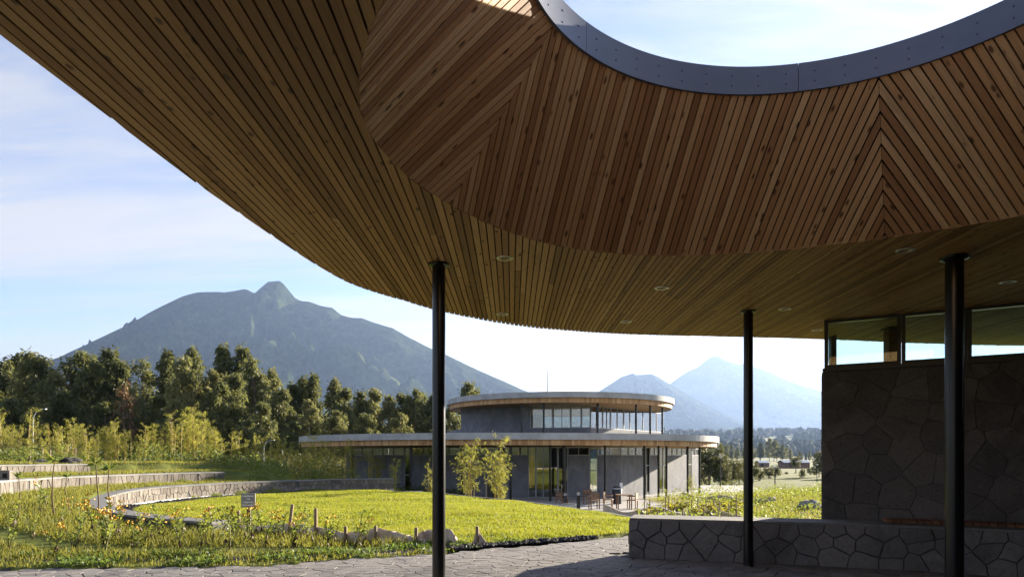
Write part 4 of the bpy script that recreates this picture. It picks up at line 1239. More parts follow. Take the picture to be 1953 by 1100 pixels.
rock(133, 27.5, .42, 'dark boulder behind the uppermost terrace wall', gravel_dark, 3); rock(1543, 36, .7, 'grey boulder in the planted beds by the pavilion wall', stone_wall, 6); rock(75, 27, .3, 'pale rocks at the foot of the bamboo', stone_terr, 8)
t = thing('brick_fire_box', (X(10, 19.5), 19.5, float(zg(X(10, 19.5), 19.5))), 'small brick block with dark openings in front of the uppermost terrace wall', 'brick block')
MB().box((0, 0, .16), (.5, .35, .3)).build('body', stone_terr, t)
for sx in (-.13, .12): MB().box((sx, -.172, .16), (.13, .02, .13)).build('opening', black_void, t)
def house(px0, px1, d, wall_h, label):
    x0, x1 = X(px0, d), X(px1, d); z = float(zg((x0 + x1) / 2, d)); w = x1 - x0
    t = thing('small_house', ((x0 + x1) / 2, d, z), label, 'house', None)
    MB().box((0, 3, wall_h / 2), (w * .94, 6, wall_h)).build('wall', brick_red, t)
    mb = MB(); h2 = w / 2
    mb.add([(-h2, -.5, wall_h - .1), (h2, -.5, wall_h - .1), (h2, 3, wall_h + .8), (-h2, 3, wall_h + .8), (-h2, 6.5, wall_h - .1), (h2, 6.5, wall_h - .1), (-h2, -.5, wall_h - .02), (h2, -.5, wall_h - .02), (h2, 3, wall_h + .88), (-h2, 3, wall_h + .88), (-h2, 6.5, wall_h - .02), (h2, 6.5, wall_h - .02)],
           [(0, 1, 2, 3), (3, 2, 5, 4), (6, 7, 8, 9), (9, 8, 11, 10), (0, 1, 7, 6), (4, 5, 11, 10), (0, 3, 9, 6), (3, 4, 10, 9), (1, 2, 8, 7), (2, 5, 11, 8)])
    mb.build('roof', tin_roof, t)
    MB().box((-w * .22, -.02, wall_h * .5), (.9, .08, 1.1)).build('window', black_void, t); MB().box((w * .1, -.02, 1.0), (.9, .08, 2.0)).build('door', wood_post, t)
house(1448, 1468, 290, 2.0, 'small house with a tin roof half hidden by bushes'); house(1494, 1546, 250, 2.2, 'wide low house with a pale tin roof near the pavilion wall')

# ------------------------------------------------------------------ vegetation
VR = np.random.default_rng(2024)
def blades(P_, h, w, lean, rg, bend=0.0):
    """one triangle per blade"""
    n = len(P_); yaw = rg.random(n) * 2 * np.pi; la = rg.random(n) * 2 * np.pi
    dx, dy = np.cos(yaw) * w / 2, np.sin(yaw) * w / 2
    z0 = np.zeros(n)
    a = P_ + np.stack([dx, dy, z0], 1); b = P_ - np.stack([dx, dy, z0], 1)
    lx = lean * h * rg.random(n)
    c = P_ + np.stack([np.cos(la) * lx, np.sin(la) * lx, h], 1)
    V = np.stack([a, b, c], 1).reshape(-1, 3)
    return V, np.arange(3 * n).reshape(n, 3)
def leaves(Cn, Dr, L, Wd, rg, fold=0.0):
    """rhombic leaves: base at Cn, pointing along Dr"""
    n = len(Cn); Dr = Dr / (np.linalg.norm(Dr, axis=1)[:, None] + 1e-9)
    rv = rg.normal(size=(n, 3)); S = np.cross(Dr, rv); S /= (np.linalg.norm(S, axis=1)[:, None] + 1e-9)
    L = np.broadcast_to(L, n)[:, None]; Wd = np.broadcast_to(Wd, n)[:, None]
    a = Cn; c = Cn + Dr * L; m = Cn + Dr * L * .45
    V = np.stack([a, m + S * Wd / 2, c, m - S * Wd / 2], 1).reshape(-1, 3)
    return V, np.arange(4 * n).reshape(n, 4)
def stuff(name, VF, m, label, cat):
    o = link(bpy.data.objects.new(name, np_mesh(name, VF[0], VF[1], m)), kind='stuff'); o['label'] = label; o['category'] = cat
    return o
def joinVF(parts):
    V = []; F = []; b = 0
    for v, f in parts:
        V.append(v); F.append(f + b); b += len(v)
    return np.concatenate(V), np.concatenate(F)
def mesh_of(VF, name, m, smooth=False): return np_mesh(name, VF[0], VF[1], m, smooth)
def part(name, me, parent): return link(bpy.data.objects.new(name, me), parent, kind='stuff' if name == 'flower_head' else None)
def near_what(pxv, table):
    for lim, txt in table:
        if pxv < lim: return txt
    return table[-1][1]

# --- lawn
def scatter(n, x0, x1, y0, y1, keep):
    x = VR.uniform(x0, x1, n); y = VR.uniform(y0, y1, n); k = keep(x, y); return x[k], y[k]
# the straight-ish edge between lawn (far) and weeds (near): runs through the stakes
EDGE_X = [-12, -10.9, -9.5, -7.6, -5.6, -4.3, -3.6, -2.9, -2.0, -1.2, -.4, .955, 2.27, 3.4]
EDGE_Y = [19.5, 17.2, 15.6, 14.2, 13.6, 13.15, 12.8, 12.2, 11.95, 11.75, 11.75, 12.35, 13.2, 13.6]
def edge_y(x): return np.interp(x, EDGE_X, EDGE_Y)
def lawn_in(x, y):
    th = amph_th(x, y)
    return ((amph_r(x, y) < 7.42) | (th < 95) | (th > 257)) & (crest_sd(x, y) < -.06) & (y > edge_y(x)) & (x < 3.4)
x, y = scatter(620000, -12, 3.5, 11.4, 31, lawn_in)
dens = np.clip(1.25 - (np.hypot(x, y) - 11) / 26, .35, 1); k = VR.random(len(x)) < dens * (.45 + .55 * (fbm(x * .9, y * .9, 3, 77) > .41)); x, y = x[k], y[k]
h = (.03 + .045 * VR.random(len(x))) * (.6 + .9 * fbm(x * 1.6, y * 1.6, 2, 5))
stuff('lawn_grass', blades(np.stack([x, y, zg(x, y) - .004], 1), h, .011 + np.hypot(x, y) * .0005, .9, VR), leaf_lawn, 'bright mown grass of the round lawn', 'grass')
# --- terraces' grass and the weedy meadow in front
def terr_in(x, y):
    r = amph_r(x, y); th = amph_th(x, y)
    return (((r > 8.5) & (x < -3)) | (y < edge_y(x))) & (y > path_edge(x) + .05) & (np.abs(r - 10.87) > .33) & ((np.abs(r - 13.5) > .3) | (th < 162)) & (crest_sd(x, y) < 2) & (x < -.5)
x, y = scatter(420000, -24, -.4, 8.8, 42, terr_in)
d = np.hypot(x, y); k = VR.random(len(x)) < np.clip(1.5 - d / 30, .35, 1); x, y, d = x[k], y[k], d[k]
near_m = (y < edge_y(x)) & (d < 18)
h = np.where(near_m, .05 + .14 * VR.random(len(x)) * (.4 + 1.2 * fbm(x * 1.1, y * 1.1, 3, 8)), .05 + .09 * VR.random(len(x)))
edge_low = ss(.0, 1.3, y - path_edge(x)); h = h * (.35 + .65 * edge_low)
stuff('meadow_grass', blades(np.stack([x, y, zg(x, y) - .006], 1), h, .012 + d * .0006, .8, VR), leaf_meadow, 'rough meadow grass on the terraces and beside the path', 'grass')
# ground cover along the path edge
x, y = scatter(30000, -7.5, .2, 9.0, 13.5, lambda x, y: (y > path_edge(x) + .02) & (y < path_edge(x) + 1.25) & (y < edge_y(x) + .1) & (fbm(x * 1.8, y * 1.8, 3, 61) > .40 + .05 * (y < path_edge(x) + .25)))
n = len(x); Dr = np.stack([VR.normal(size=n), VR.normal(size=n), .35 + .5 * VR.random(n)], 1)
stuff('ground_cover', leaves(np.stack([x, y, zg(x, y) + .07 * VR.random(n) ** 1.5], 1), Dr, .035 + .045 * VR.random(n), .025 + .02 * VR.random(n), VR), leaf_cover, 'low leafy ground cover along the edge of the paved path', 'ground cover')
soil = MB()
sx = np.linspace(-7.5, 1.2, 90)
soil.add([(a, float(path_edge(a)) + o, (.012 if o > .1 else -.03)) for a in sx for o in (.0, .06, .8)], [(3 * i + j, 3 * i + 3 + j, 3 * i + 4 + j, 3 * i + 1 + j) for i in range(89) for j in range(2)])
soil.build('soil_bed', gravel_dark, kind='structure')

# --- weeds with yellow flowers
def weed_proto(seed, h, nst, flower=True, withered=True):
    rg = np.random.default_rng(seed)
    t = bpy.data.objects.new('flowering_weed', None); t.empty_display_size = .1
    st = MB(); LC, LD, FC, FD, WC, WD_ = [], [], [], [], [], []
    for s_ in range(nst):
        a = rg.random() * 6.28; sp = .10 + .16 * rg.random(); hh = h * (.65 + .45 * rg.random())
        pts = [(0.02 * math.cos(a), .02 * math.sin(a), -.04)] + [(math.cos(a) * sp * f ** 1.4, math.sin(a) * sp * f ** 1.4, hh * f) for f in (.3, .6, 1.0)]
        st.tube(pts, [.010, .008, .006, .004], 5)
        for k in range(15):
            f = .12 + .86 * rg.random(); b = rg.random() * 6.28
            c = np.array([math.cos(a) * sp * f ** 1.4, math.sin(a) * sp * f ** 1.4, hh * f])
            if withered and f < .42 and rg.random() < .75: WC.append(c); WD_.append([math.cos(b) * .5, math.sin(b) * .5, -.9])
            else: LC.append(c); LD.append([math.cos(b), math.sin(b), .35 + .5 * rg.random()])
        if flower:
            top = np.array(pts[-1])
            for k in range(12):
                FC.append(top + rg.normal(size=3) * [.045, .045, .018] + [0, 0, .01]); FD.append([rg.normal(), rg.normal(), 1.2])
    part('stem', st.mesh('stem', stem_green), t)
    part('foliage', mesh_of(leaves(np.array(LC), np.array(LD), .07 + .06 * rg.random(len(LC)), .028 + .018 * rg.random(len(LC)), rg), 'foliage', leaf_weed), t)
    if withered and WC: part('withered_leaves', mesh_of(leaves(np.array(WC), np.array(WD_), .10, .04, rg), 'withered_leaves', leaf_withered), t)
    if flower: part('flower_head', mesh_of(leaves(np.array(FC), np.array(FD), .035, .03, rg), 'flower_head', petal), t)
    return t
def use(protos, used, i, loc, rz, sc, label, cat, group, sz=None):
    p = protos[i]
    if i not in used:
        used.add(i); COL.objects.link(p); p.location = loc; p.rotation_euler = (0, 0, rz); p.scale = (sc, sc, sz or sc)
        p['label'] = label; p['category'] = cat; p['group'] = group
        return p
    return copy_thing(p, loc, rz, sc, label, group, sz)
wp = [weed_proto(100 + i, .62, 2 + i % 3, i in (0, 2, 3), True) for i in range(5)]; wu = set()
lab = ['thin yellow-flowered weed with withered lower leaves', 'bushy weed with green leaves', 'yellow-flowered weed with many stems', 'slender weed with orange-yellow flower heads', 'leafy green weed without flowers']
rg = random.Random(17)
WNEAR = [(120, ' before the upper terrace wall'), (230, ' below the rosette plants'), (330, ' below the bend of the horseshoe wall'), (420, ' beside the short dark stake'), (460, ' just short of the sign'), (520, ' beside the sign post'), (600, ' before the tall leaning stake'), (2000, ' before the sagging cloth barrier')]
WPX = [(90, 16), (160, 14.5), (60, 12), (145, 11.2), (180, 12.8), (195, 10.6), (205, 13.8), (228, 12.4), (240, 11.4), (260, 13.0), (285, 11.8), (303, 12.6), (325, 13.3), (335, 12.0), (352, 12.7), (382, 12.8), (395, 13.5), (412, 11.9), (430, 13.2), (448, 12.4), (452, 13.3), (465, 12.2), (490, 12.5), (503, 13.0), (515, 12.3), (525, 12.9), (575, 12.2), (585, 12.5), (600, 11.6), (640, 11.7), (678, 11.4), (690, 11.55), (498, 11.2), (110, 13.8), (30, 13.0), (270, 10.5), (350, 10.9), (440, 10.8), (15, 10.8), (100, 10.3), (300, 15.0), (220, 15.2), (560, 11.2), (625, 11.0), (480, 11.8), (535, 11.8), (385, 11.4), (205, 11.6), (150, 13.0), (75, 15.0)]
for i, (pxv, d) in enumerate(WPX):
    k = (i * 3 + (i // 7)) % 5
    xx, yy = X(pxv + rg.uniform(-6, 6), d), d
    while amph_r(xx, yy) < 8.8 and yy > 10.5: yy -= .3; xx = X(pxv, yy)
    if yy < path_edge(xx) + .25: yy = float(path_edge(xx)) + .3
    use(wp, wu, k, (xx, yy, float(zg(xx, yy)) - .01), rg.uniform(0, 6.28), rg.uniform(.72, 1.1), lab[k] + near_what(pxv, WNEAR), 'weed', 'weeds in the rough meadow')

# --- rosette plants on bare stalks
def rosette_proto(seed):
    rg = np.random.default_rng(seed)
    t = bpy.data.objects.new('rosette_plant', None); t.empty_display_size = .1
    k = rg.uniform(-.14, .14); pts = [(0, 0, -.05), (k * .6, .02, .3), (k * 1.3, 0, .6), (k * .9, -.02, .9)]
    part('stalk', MB().tube(pts, [.014, .011, .009, .008], 7).mesh('stalk', stem_brown, True), t)
    n = 15; a = rg.random(n) * 6.28; el_ = rg.uniform(-.3, 1.6, n)
    part('leaf_rosette', mesh_of(leaves(np.tile(np.array(pts[-1]), (n, 1)) + rg.normal(size=(n, 3)) * .01, np.stack([np.cos(a), np.sin(a), el_], 1), .10 + .09 * rg.random(n), .042, rg), 'leaf_rosette', leaf_weed), t)
    return t
rp = [rosette_proto(7 + i) for i in range(3)]; ru = set()
for i, (pxv, d, s_, lb) in enumerate(((34, 14.0, 1.0, 'bare-stalked plant with a leaf rosette, far out in the meadow'), (104, 14.6, 1.35, 'tall crooked-stalked rosette plant in front of the terrace wall'), (135, 15.4, .9, 'small rosette plant beside the tall crooked-stalked one'), (186, 15.0, 1.35, 'rosette plant at the bend of the horseshoe wall'), (214, 14.2, 1.3, 'leaning rosette plant just before the bend of the horseshoe wall'))):
    while amph_r(X(pxv, d), d) < 8.75: d -= .2
    xx = X(pxv, d); use(rp, ru, i % 3, (xx, d, float(zg(xx, d))), i * 1.7, s_, lb, 'plant', 'rosette plants on bare stalks')

# --- eucalyptus trees
def euc_proto(seed, H=14.0, wide=.17, nc=56, per=100, dry=False):
    rg = np.random.default_rng(seed); rr = random.Random(seed)
    t = bpy.data.objects.new('eucalyptus_tree', None); t.empty_display_size = .5
    bend = [rr.uniform(-.25, .25) for _ in range(4)]
    tp = [(bend[0] * f, bend[1] * f * f, H * f) for f in (-.02, .15, .35, .55, .75, .95)]
    mb = MB().tube(tp, [H * .013, H * .012, H * .010, H * .0075, H * .005, H * .0015], 8)
    Cs, Ds, Ls = [], [], []
    for k in range(nc):
        f = .20 + .78 * ((k + rr.random()) / nc)
        prof = (1 - (f - .40) / .62) ** .8 if f > .40 else (.45 + .55 * (f - .2) / .22)
        prof = max(.10, prof) ** .8
        rad = H * wide * prof * (.35 + .75 * rr.random()); a = rr.random() * 6.28
        c = np.array([math.cos(a) * rad + bend[0] * f, math.sin(a) * rad + bend[1] * f * f, H * f + H * .02])
        trunk = np.array([bend[0] * f, bend[1] * f * f, H * (f - .06)])
        if rr.random() < .6: mb.tube([tuple(trunk), tuple((trunk + c) / 2 + [0, 0, .15]), tuple(c)], [H * .0035, H * .0025, H * .001], 5, False)
        cr = H * (.034 + .028 * rr.random()) * (.55 + .55 * prof)
        m_ = int(per * (.6 + .6 * prof))
        u = rg.normal(size=(m_, 3)); u /= np.linalg.norm(u, axis=1)[:, None]; rad_ = cr * rg.random(m_) ** .42
        pp = c + u * rad_[:, None] * np.array([1, 1, 1.45])
        Cs.append(pp); Ds.append(u * .8 + np.stack([np.zeros(m_), np.zeros(m_), -.7 - .5 * rg.random(m_)], 1) + rg.normal(size=(m_, 3)) * .35)
        Ls.append(.30 + .22 * rg.random(m_))
    Cs, Ds, Ls = np.concatenate(Cs), np.concatenate(Ds), np.concatenate(Ls)
    part('trunk', mb.mesh('trunk', bark, True), t)
    part('crown', mesh_of(leaves(Cs, Ds, Ls * 1.15, Ls * .42, rg), 'crown', leaf_dry if dry else leaf_euc), t)
    return t
ep = [euc_proto(300, wide=.15), euc_proto(301, wide=.20, nc=66), euc_proto(302, wide=.13, nc=48), euc_proto(303, wide=.22, nc=72), euc_proto(304, wide=.17, nc=40, per=80)]; eu = set()
el_ = ['slender dark eucalyptus tree', 'full-crowned eucalyptus tree', 'narrow pointed eucalyptus tree', 'broad bushy eucalyptus tree', 'open thin-leaved eucalyptus tree']
TNEAR = [(110, ' behind the pale bent-arm street lamp'), (240, ' behind the dry brown tree'), (330, ' between dry tree and tallest bamboo'), (480, ' behind the tallest bamboo'), (570, ' behind the slim grey street lamp'), (700, ' behind the end of the lower roof'), (840, ' above the lower roof by the canopy column'), (2000, ' beside the upper roof')]
TR = [(12, 690, 95), (40, 680, 98), (58, 673, 92), (82, 682, 90), (100, 712, 86), (135, 684, 95), (165, 674, 97), (172, 690, 88), (208, 668, 94), (228, 690, 90), (272, 688, 96), (258, 745, 84), (318, 673, 95), (352, 683, 88), (364, 667, 98), (398, 708, 92), (426, 663, 96), (418, 732, 82), (462, 664, 97), (488, 690, 92), (444, 715, 85), (521, 708, 98), (540, 745, 86), (560, 733, 95), (578, 722, 99), (597, 717, 96), (590, 765, 80), (637, 725, 100), (655, 742, 94), (688, 748, 98), (712, 744, 104), (740, 756, 98), (770, 752, 102), (788, 745, 100), (806, 752, 104), (822, 757, 100), (862, 770, 96), (893, 731, 104), (908, 742, 108), (118, 745, 80), (205, 770, 78), (300, 755, 80), (340, 765, 78), (500, 770, 80), (640, 785, 84), (700, 790, 84), (760, 790, 88), (20, 760, 78), (380, 790, 76), (470, 800, 76), (60, 790, 76), (560, 805, 78)]
KI = [1, 3, 0, 1, 3, 4, 1, 3, 0, 1, 4, 3, 2, 1, 2, 3, 2, 3, 0, 3, 1, 2, 3, 0, 2, 2, 3, 2, 1, 0, 1, 3, 1, 3, 1, 2, 1, 0, 4]
for i, (pxv, top, d) in enumerate(TR):
    k = KI[i] if i < len(KI) else (3, 1)[i % 2]
    xx = X(pxv, d); z = float(zg(xx, d)) - .2; H = Zp(top, d) - z
    use(ep, eu, k, (xx, d, z), i * 2.399, H / 14.0 * (1.0 if i < len(KI) else 1.25), el_[k] + near_what(pxv, TNEAR) + ('' if i < len(KI) else ', lower front row'), 'tree', 'eucalyptus trees behind the bamboo', H / 14.0)
dryt = euc_proto(320, H=11.0, wide=.20, nc=18, per=34, dry=True); COL.objects.link(dryt)
xx = X(236, 78); dryt.location = (xx, 78, float(zg(xx, 78))); dryt['label'] = 'small bare tree with dry brown leaves in front of the eucalyptus row'; dryt['category'] = 'tree'; dryt.scale = (1, 1, 1.06); dryt.name = 'dry_tree'
# --- broad trees on the right
def broad_proto(seed, H=8.0, rx=3.2, nc=36, per=100, low=.22, ls=.34):
    rg = np.random.default_rng(seed); rr = random.Random(seed)
    t = bpy.data.objects.new('broad_tree', None); t.empty_display_size = .5
    mb = MB().tube([(0, 0, -.3), (.05, 0, H * .2), (.1, .05, H * .45), (.05, .1, H * .8)], [H * .03, H * .024, H * .016, H * .004], 8)
    Cs, Ds = [], []
    for k in range(nc):
        u = np.array([rr.gauss(0, 1), rr.gauss(0, 1), rr.gauss(0, 1)]); u /= np.linalg.norm(u); q = rr.random() ** .4
        c = np.array([0, 0, H * (.5 + low / 2)]) + u * q * np.array([rx, rx, H * (.5 - low / 2)]) * .85
        if k % 3 == 0: mb.tube([(0.05, .03, H * .35), tuple(c * [.5, .5, .85]), tuple(c)], [H * .012, H * .008, H * .002], 5, False)
        cr = H * (.07 + .06 * rr.random())
        v = rg.normal(size=(per, 3)); v /= np.linalg.norm(v, axis=1)[:, None]
        Cs.append(c + v * (cr * rg.random(per) ** .4)[:, None]); Ds.append(v + rg.normal(size=(per, 3)) * .5 + [0, 0, -.2])
    Cs, Ds = np.concatenate(Cs), np.concatenate(Ds); n = len(Cs)
    part('trunk', mb.mesh('trunk', bark, True), t)
    part('crown', mesh_of(leaves(Cs, Ds, ls * (.7 + .6 * rg.random(n)), ls * .55, rg), 'crown', leaf_far), t)
    return t
bp = [broad_proto(400, low=.0, nc=44), broad_proto(401, rx=3.9, nc=52, low=.0), broad_proto(402, rx=2.6, low=.35, nc=30)]; bu = set()
bl = ['dense bushy tree beyond the right end of the building', 'wide spreading tree beyond the planted beds', 'round-crowned tree with a visible trunk beyond the planted beds']
for i, (pxv, top, d, k, sxx) in enumerate(((1352, 838, 78, 0, 1.1), (1338, 845, 84, 1, 1.0), (1392, 866, 80, 1, 1.0), (1410, 872, 84, 0, 1.0), (1378, 880, 76, 1, .8), (1436, 876, 90, 0, .8), (1466, 886, 110, 1, 1.0), (1480, 884, 118, 0, 1.0), (1518, 869, 150, 2, 1.0), (1568, 858, 120, 2, 1.1), (1562, 876, 118, 0, 1.0), (1545, 888, 135, 1, .9), (1600, 866, 110, 1, 1.1), (1450, 892, 100, 1, .8), (1530, 890, 108, 0, .7), (1500, 898, 140, 1, 1.3), (1516, 900, 150, 0, 1.2), (1548, 897, 148, 1, 1.0), (1458, 897, 150, 0, 1.3))):
    xx = X(pxv, d); z = float(zg(xx, d)) - .1; H = Zp(top, d) - z
    use(bp, bu, k, (xx, d, z), i * 1.3, H / 8.0 * sxx, bl[k], 'tree', 'trees beyond the planted beds', H / 8.0)
# hazy middle-distance grove (each one its own tree) and the far wood
for i in range(26):
    pxv = 1345 + i * 9.2 + rg.uniform(-5, 5); d = 640 + rg.uniform(0, 160); top = float(np.interp(pxv, [1340, 1395, 1430, 1470, 1485, 1510, 1560], [838, 843, 850, 834, 842, 856, 862])) + rg.uniform(0, 7)
    xx = X(pxv, d); z = float(zg(xx, d)) - .5; H = Zp(top, d) - z
    k = (0, 1, 3)[i % 3]
    copy_thing(ep[k], (xx, d, z), i * 2.1, H / 14.0 * 1.2, 'hazy tree in the valley grove beyond the houses', 'trees of the hazy valley grove', H / 14.0)
def far_wood():
    rg = np.random.default_rng(88)
    bm = bmesh.new(); bmesh.ops.create_icosphere(bm, subdivisions=3, radius=1.0); bm.verts.ensure_lookup_table()
    IV = np.array([v.co[:] for v in bm.verts]); IF = np.array([[v.index for v in f.verts] for f in bm.faces]); bm.free()
    parts = []
    for i in range(2300):
        a = R(rg.uniform(3, 34)); d = 1500 + 2700 * rg.random() ** .8
        xx, yy = d * math.sin(a), d * math.cos(a)
        if fbm(xx / 260, yy / 380, 3, 12) < .36: continue
        z = float(zg(xx, yy)); H = rg.uniform(18, 38)
        for k in range(1):
            n = fbm(IV[:, 0] * 1.7 + i * 3.1 + 50, IV[:, 1] * 1.7 + IV[:, 2] * 1.3 + k * 5 + 50, 3, 5)
            V = IV * (.55 + .8 * n + .38 * rg.random(len(IV)))[:, None] * np.array([H * .40, H * .40, H * .52]) * (1 if k == 0 else .68)
            parts.append((V + np.array([xx + k * rg.normal() * H * .3, yy, z + H * (.48 if k == 0 else .3)]), IF))
    V, F = joinVF(parts)
    o = link(bpy.data.objects.new('distant_wood', np_mesh('distant_wood', V, F, leaf_dist, True)), kind='stuff'); o['label'] = 'hazy distant woodland on the hillside below the mountains'; o['category'] = 'woodland'
far_wood()
# --- bamboo
def bamboo_proto(seed, H=4.0, nst=3, lush=1.0, q0=.28, spread=1.2, base=.16):
    rg = np.random.default_rng(seed); rr = random.Random(seed)
    t = bpy.data.objects.new('bamboo_clump', None); t.empty_display_size = .2
    mb = MB(); Cs, Ds = [], []
    for s_ in range(nst):
        a = rr.random() * 6.28; b0 = np.array([math.cos(a) * base * rr.random(), math.sin(a) * base * rr.random(), 0]); hh = H * rr.uniform(.7, 1.0); sp = rr.uniform(.05, .45)
        f_ = [-.01, .25, .5, .75, .9, 1.0]; pts = [b0 + np.array([math.cos(a) * sp * q ** 2.2, math.sin(a) * sp * q ** 2.2, hh * (q - .06 * q ** 4)]) for q in f_]
        mb.tube([tuple(p) for p in pts], [.030, .027, .021, .014, .008, .004], 6)
        for k in range(int(22 * lush)):
            q = rr.uniform(q0, 1.0); c = np.array([np.interp(q, f_, [p[j] for p in pts]) for j in range(3)]); ba = rr.random() * 6.28; bl_ = spread * rr.uniform(.12, .55) * (1.1 - .6 * abs(q - .65))
            tip = c + np.array([math.cos(ba) * bl_, math.sin(ba) * bl_, bl_ * rr.uniform(.1, .8)])
            mb.tube([tuple(c), tuple((c + tip) / 2 + [0, 0, .05]), tuple(tip)], [.004, .003, .0015], 4, False)
            m_ = 16; ff = rg.random(m_) ** .7
            Cs.append(c + (tip - c) * ff[:, None] + rg.normal(size=(m_, 3)) * .05); Ds.append(np.stack([np.cos(ba) + rg.normal(size=m_) * .9, np.sin(ba) + rg.normal(size=m_) * .9, -.6 - .7 * rg.random(m_)], 1))
    Cs, Ds = np.concatenate(Cs), np.concatenate(Ds); n = len(Cs)
    part('canes', mb.mesh('canes', cane), t)
    part('foliage', mesh_of(leaves(Cs, Ds, .11 + .08 * rg.random(n), .019 + .013 * rg.random(n), rg), 'foliage', leaf_bam), t)
    return t
bb = [bamboo_proto(500, nst=2, lush=.9), bamboo_proto(501, nst=4), bamboo_proto(502, nst=3, lush=1.3), bamboo_proto(503, nst=5, lush=1.1), bamboo_proto(504, nst=2, lush=.6), bamboo_proto(505, nst=6, lush=.75, q0=.38, spread=1.5, base=.3), bamboo_proto(506, nst=4, lush=.9, q0=.42, spread=1.4, base=.2)]; bbu = set()
bbl = ['thin bamboo clump with two feathery canes', 'bamboo clump with several yellow canes', 'leafy yellow-green bamboo clump', 'dense many-caned bamboo clump', 'sparse bamboo with bare yellow canes']
BNEAR = [(45, ' above the uppermost terrace wall'), (100, ' around the pale street lamp'), (170, ' behind the dark boulder'), (270, ' below the dry brown tree'), (400, ' behind the end of the second terrace wall'), (520, ' by the slim grey street lamp'), (620, ' at the end of the lower roof'), (2000, ' before the plaster wall behind the horseshoe wall')]
BM = [(4, 770, 31, 1), (22, 800, 35, 3), (52, 760, 33, 4), (70, 778, 32, 0), (84, 815, 36, 2), (108, 800, 34, 1), (118, 790, 37, 0), (140, 788, 35, 2), (152, 800, 33, 2), (60, 830, 38, 3), (200, 795, 34, 3), (212, 812, 36, 1), (238, 812, 35, 2), (178, 825, 38, 3), (262, 830, 38, 0), (292, 800, 35, 2), (300, 835, 37, 3), (330, 775, 36, 1), (345, 790, 35, 4), (358, 765, 37, 3), (372, 760, 36, 1), (385, 775, 38, 2), (412, 805, 36, 3), (425, 830, 38, 2), (450, 838, 38, 3), (468, 832, 37, 2), (488, 820, 38, 1), (515, 845, 40, 3), (540, 815, 38, 0), (560, 850, 40, 2), (605, 815, 38, 1), (575, 850, 41, 3), (656, 818, 40, 4), (640, 855, 42, 1), (703, 830, 42, 0), (752, 865, 37, 2), (720, 855, 43, 3), (30, 840, 36, 2), (126, 840, 39, 1), (310, 850, 40, 2), (395, 850, 40, 1), (160, 850, 40, 3), (186, 800, 33, 0), (222, 790, 36, 1), (250, 815, 34, 4), (275, 800, 37, 1), (312, 795, 36, 0), (402, 795, 37, 1), (440, 812, 36, 4), (456, 800, 38, 0), (500, 830, 37, 2), (528, 825, 39, 1), (552, 830, 39, 4), (588, 825, 40, 1), (620, 830, 40, 2), (634, 822, 41, 0), (672, 835, 42, 1), (96, 795, 35, 4), (36, 790, 33, 0), (130, 812, 36, 4), (166, 805, 36, 1), (478, 845, 39, 3), (515, 835, 36, 4), (572, 838, 38, 0)]
for i, (pxv, top, d, k) in enumerate(BM):
    xx = X(pxv, d); z = float(zg(xx, d)) - .03; H = Zp(top, d) - z
    use(bb, bbu, k, (xx, d, z), i * 1.9, H / 4.0 * .8, bbl[k] + near_what(pxv, BNEAR), 'bamboo', 'bamboo clumps behind the terraces', H / 4.0)
for q_ in (5, 6): COL.objects.link(bb[q_])
for i, (pxv, top, d, k, lb) in enumerate(((893, 822, 31.0, 5, 'tall full bamboo clump in front of the plaster wall'), (948, 822, 31.6, 6, 'feathery bamboo clump beside the black board in front of the plaster wall'), (955, 850, 31.2, 1, 'short bamboo clump crowding the feathery one beside the black board'), (820, 858, 32, 0, 'thin bamboo half hidden behind the tall canopy column'), (1319, 888, 39, 0, 'small yellow-green shoot beside the last building columns'))):
    xx = X(pxv, d); z = float(zg(xx, d)); H = Zp(top, d) - z
    if k in (5, 6):
        b_ = bb[k]; b_.location = (xx, d, z); b_.rotation_euler = (0, 0, i * 2.2); b_.scale = (H / 4.0 * .9, H / 4.0 * .9, H / 4.0); b_['label'] = lb; b_['category'] = 'bamboo'; b_['group'] = 'bamboo by the building'
    else: copy_thing(bb[k], (xx, d, z), i * 2.2, H / 4.0 * .72, lb, 'bamboo by the building', H / 4.0)

# --- shrubs (ground cover mass) behind terraces and planted beds on the right
def leaf_mass(name, n, keep, box, hfun, size, m, label, cat, seed):
    rg = np.random.default_rng(seed)
    x = rg.uniform(box[0], box[1], n); y = rg.uniform(box[2], box[3], n); k = keep(x, y); x, y = x[k], y[k]; n = len(x)
    hh = hfun(x, y); z = zg(x, y) + hh * rg.random(n) ** .75
    Dr = np.stack([rg.normal(size=n), rg.normal(size=n), .3 + .8 * rg.random(n)], 1)
    stuff(name, leaves(np.stack([x, y, z], 1), Dr, size * (.6 + .8 * rg.random(n)), size * (.3 + .2 * rg.random(n)), rg), m, label, cat)
leaf_mass('low_shrubs', 60000, lambda x, y: ((amph_r(x, y) > 14.6) | ((amph_r(x, y) > 9.2) & (amph_th(x, y) < 138))) & (np.abs(x) / y < .85) & (fbm(x * .5, y * .5, 3, 31) > .33), (-34, -3, 27, 50), lambda x, y: .25 + 1.7 * np.clip(fbm(x * .45, y * .45, 3, 32) - .33, 0, 1) * 1.6, .16, leaf_shrub, 'low green shrubs at the foot of the bamboo', 'shrubs', 71)
leaf_mass('dark_undergrowth', 40000, lambda x, y: (x / y < -.06), (-75, -4, 58, 80), lambda x, y: 1.2 + 3.0 * fbm(x * .2, y * .2, 3, 33), .5, leaf_far, 'dark undergrowth beneath the eucalyptus row', 'undergrowth', 72)
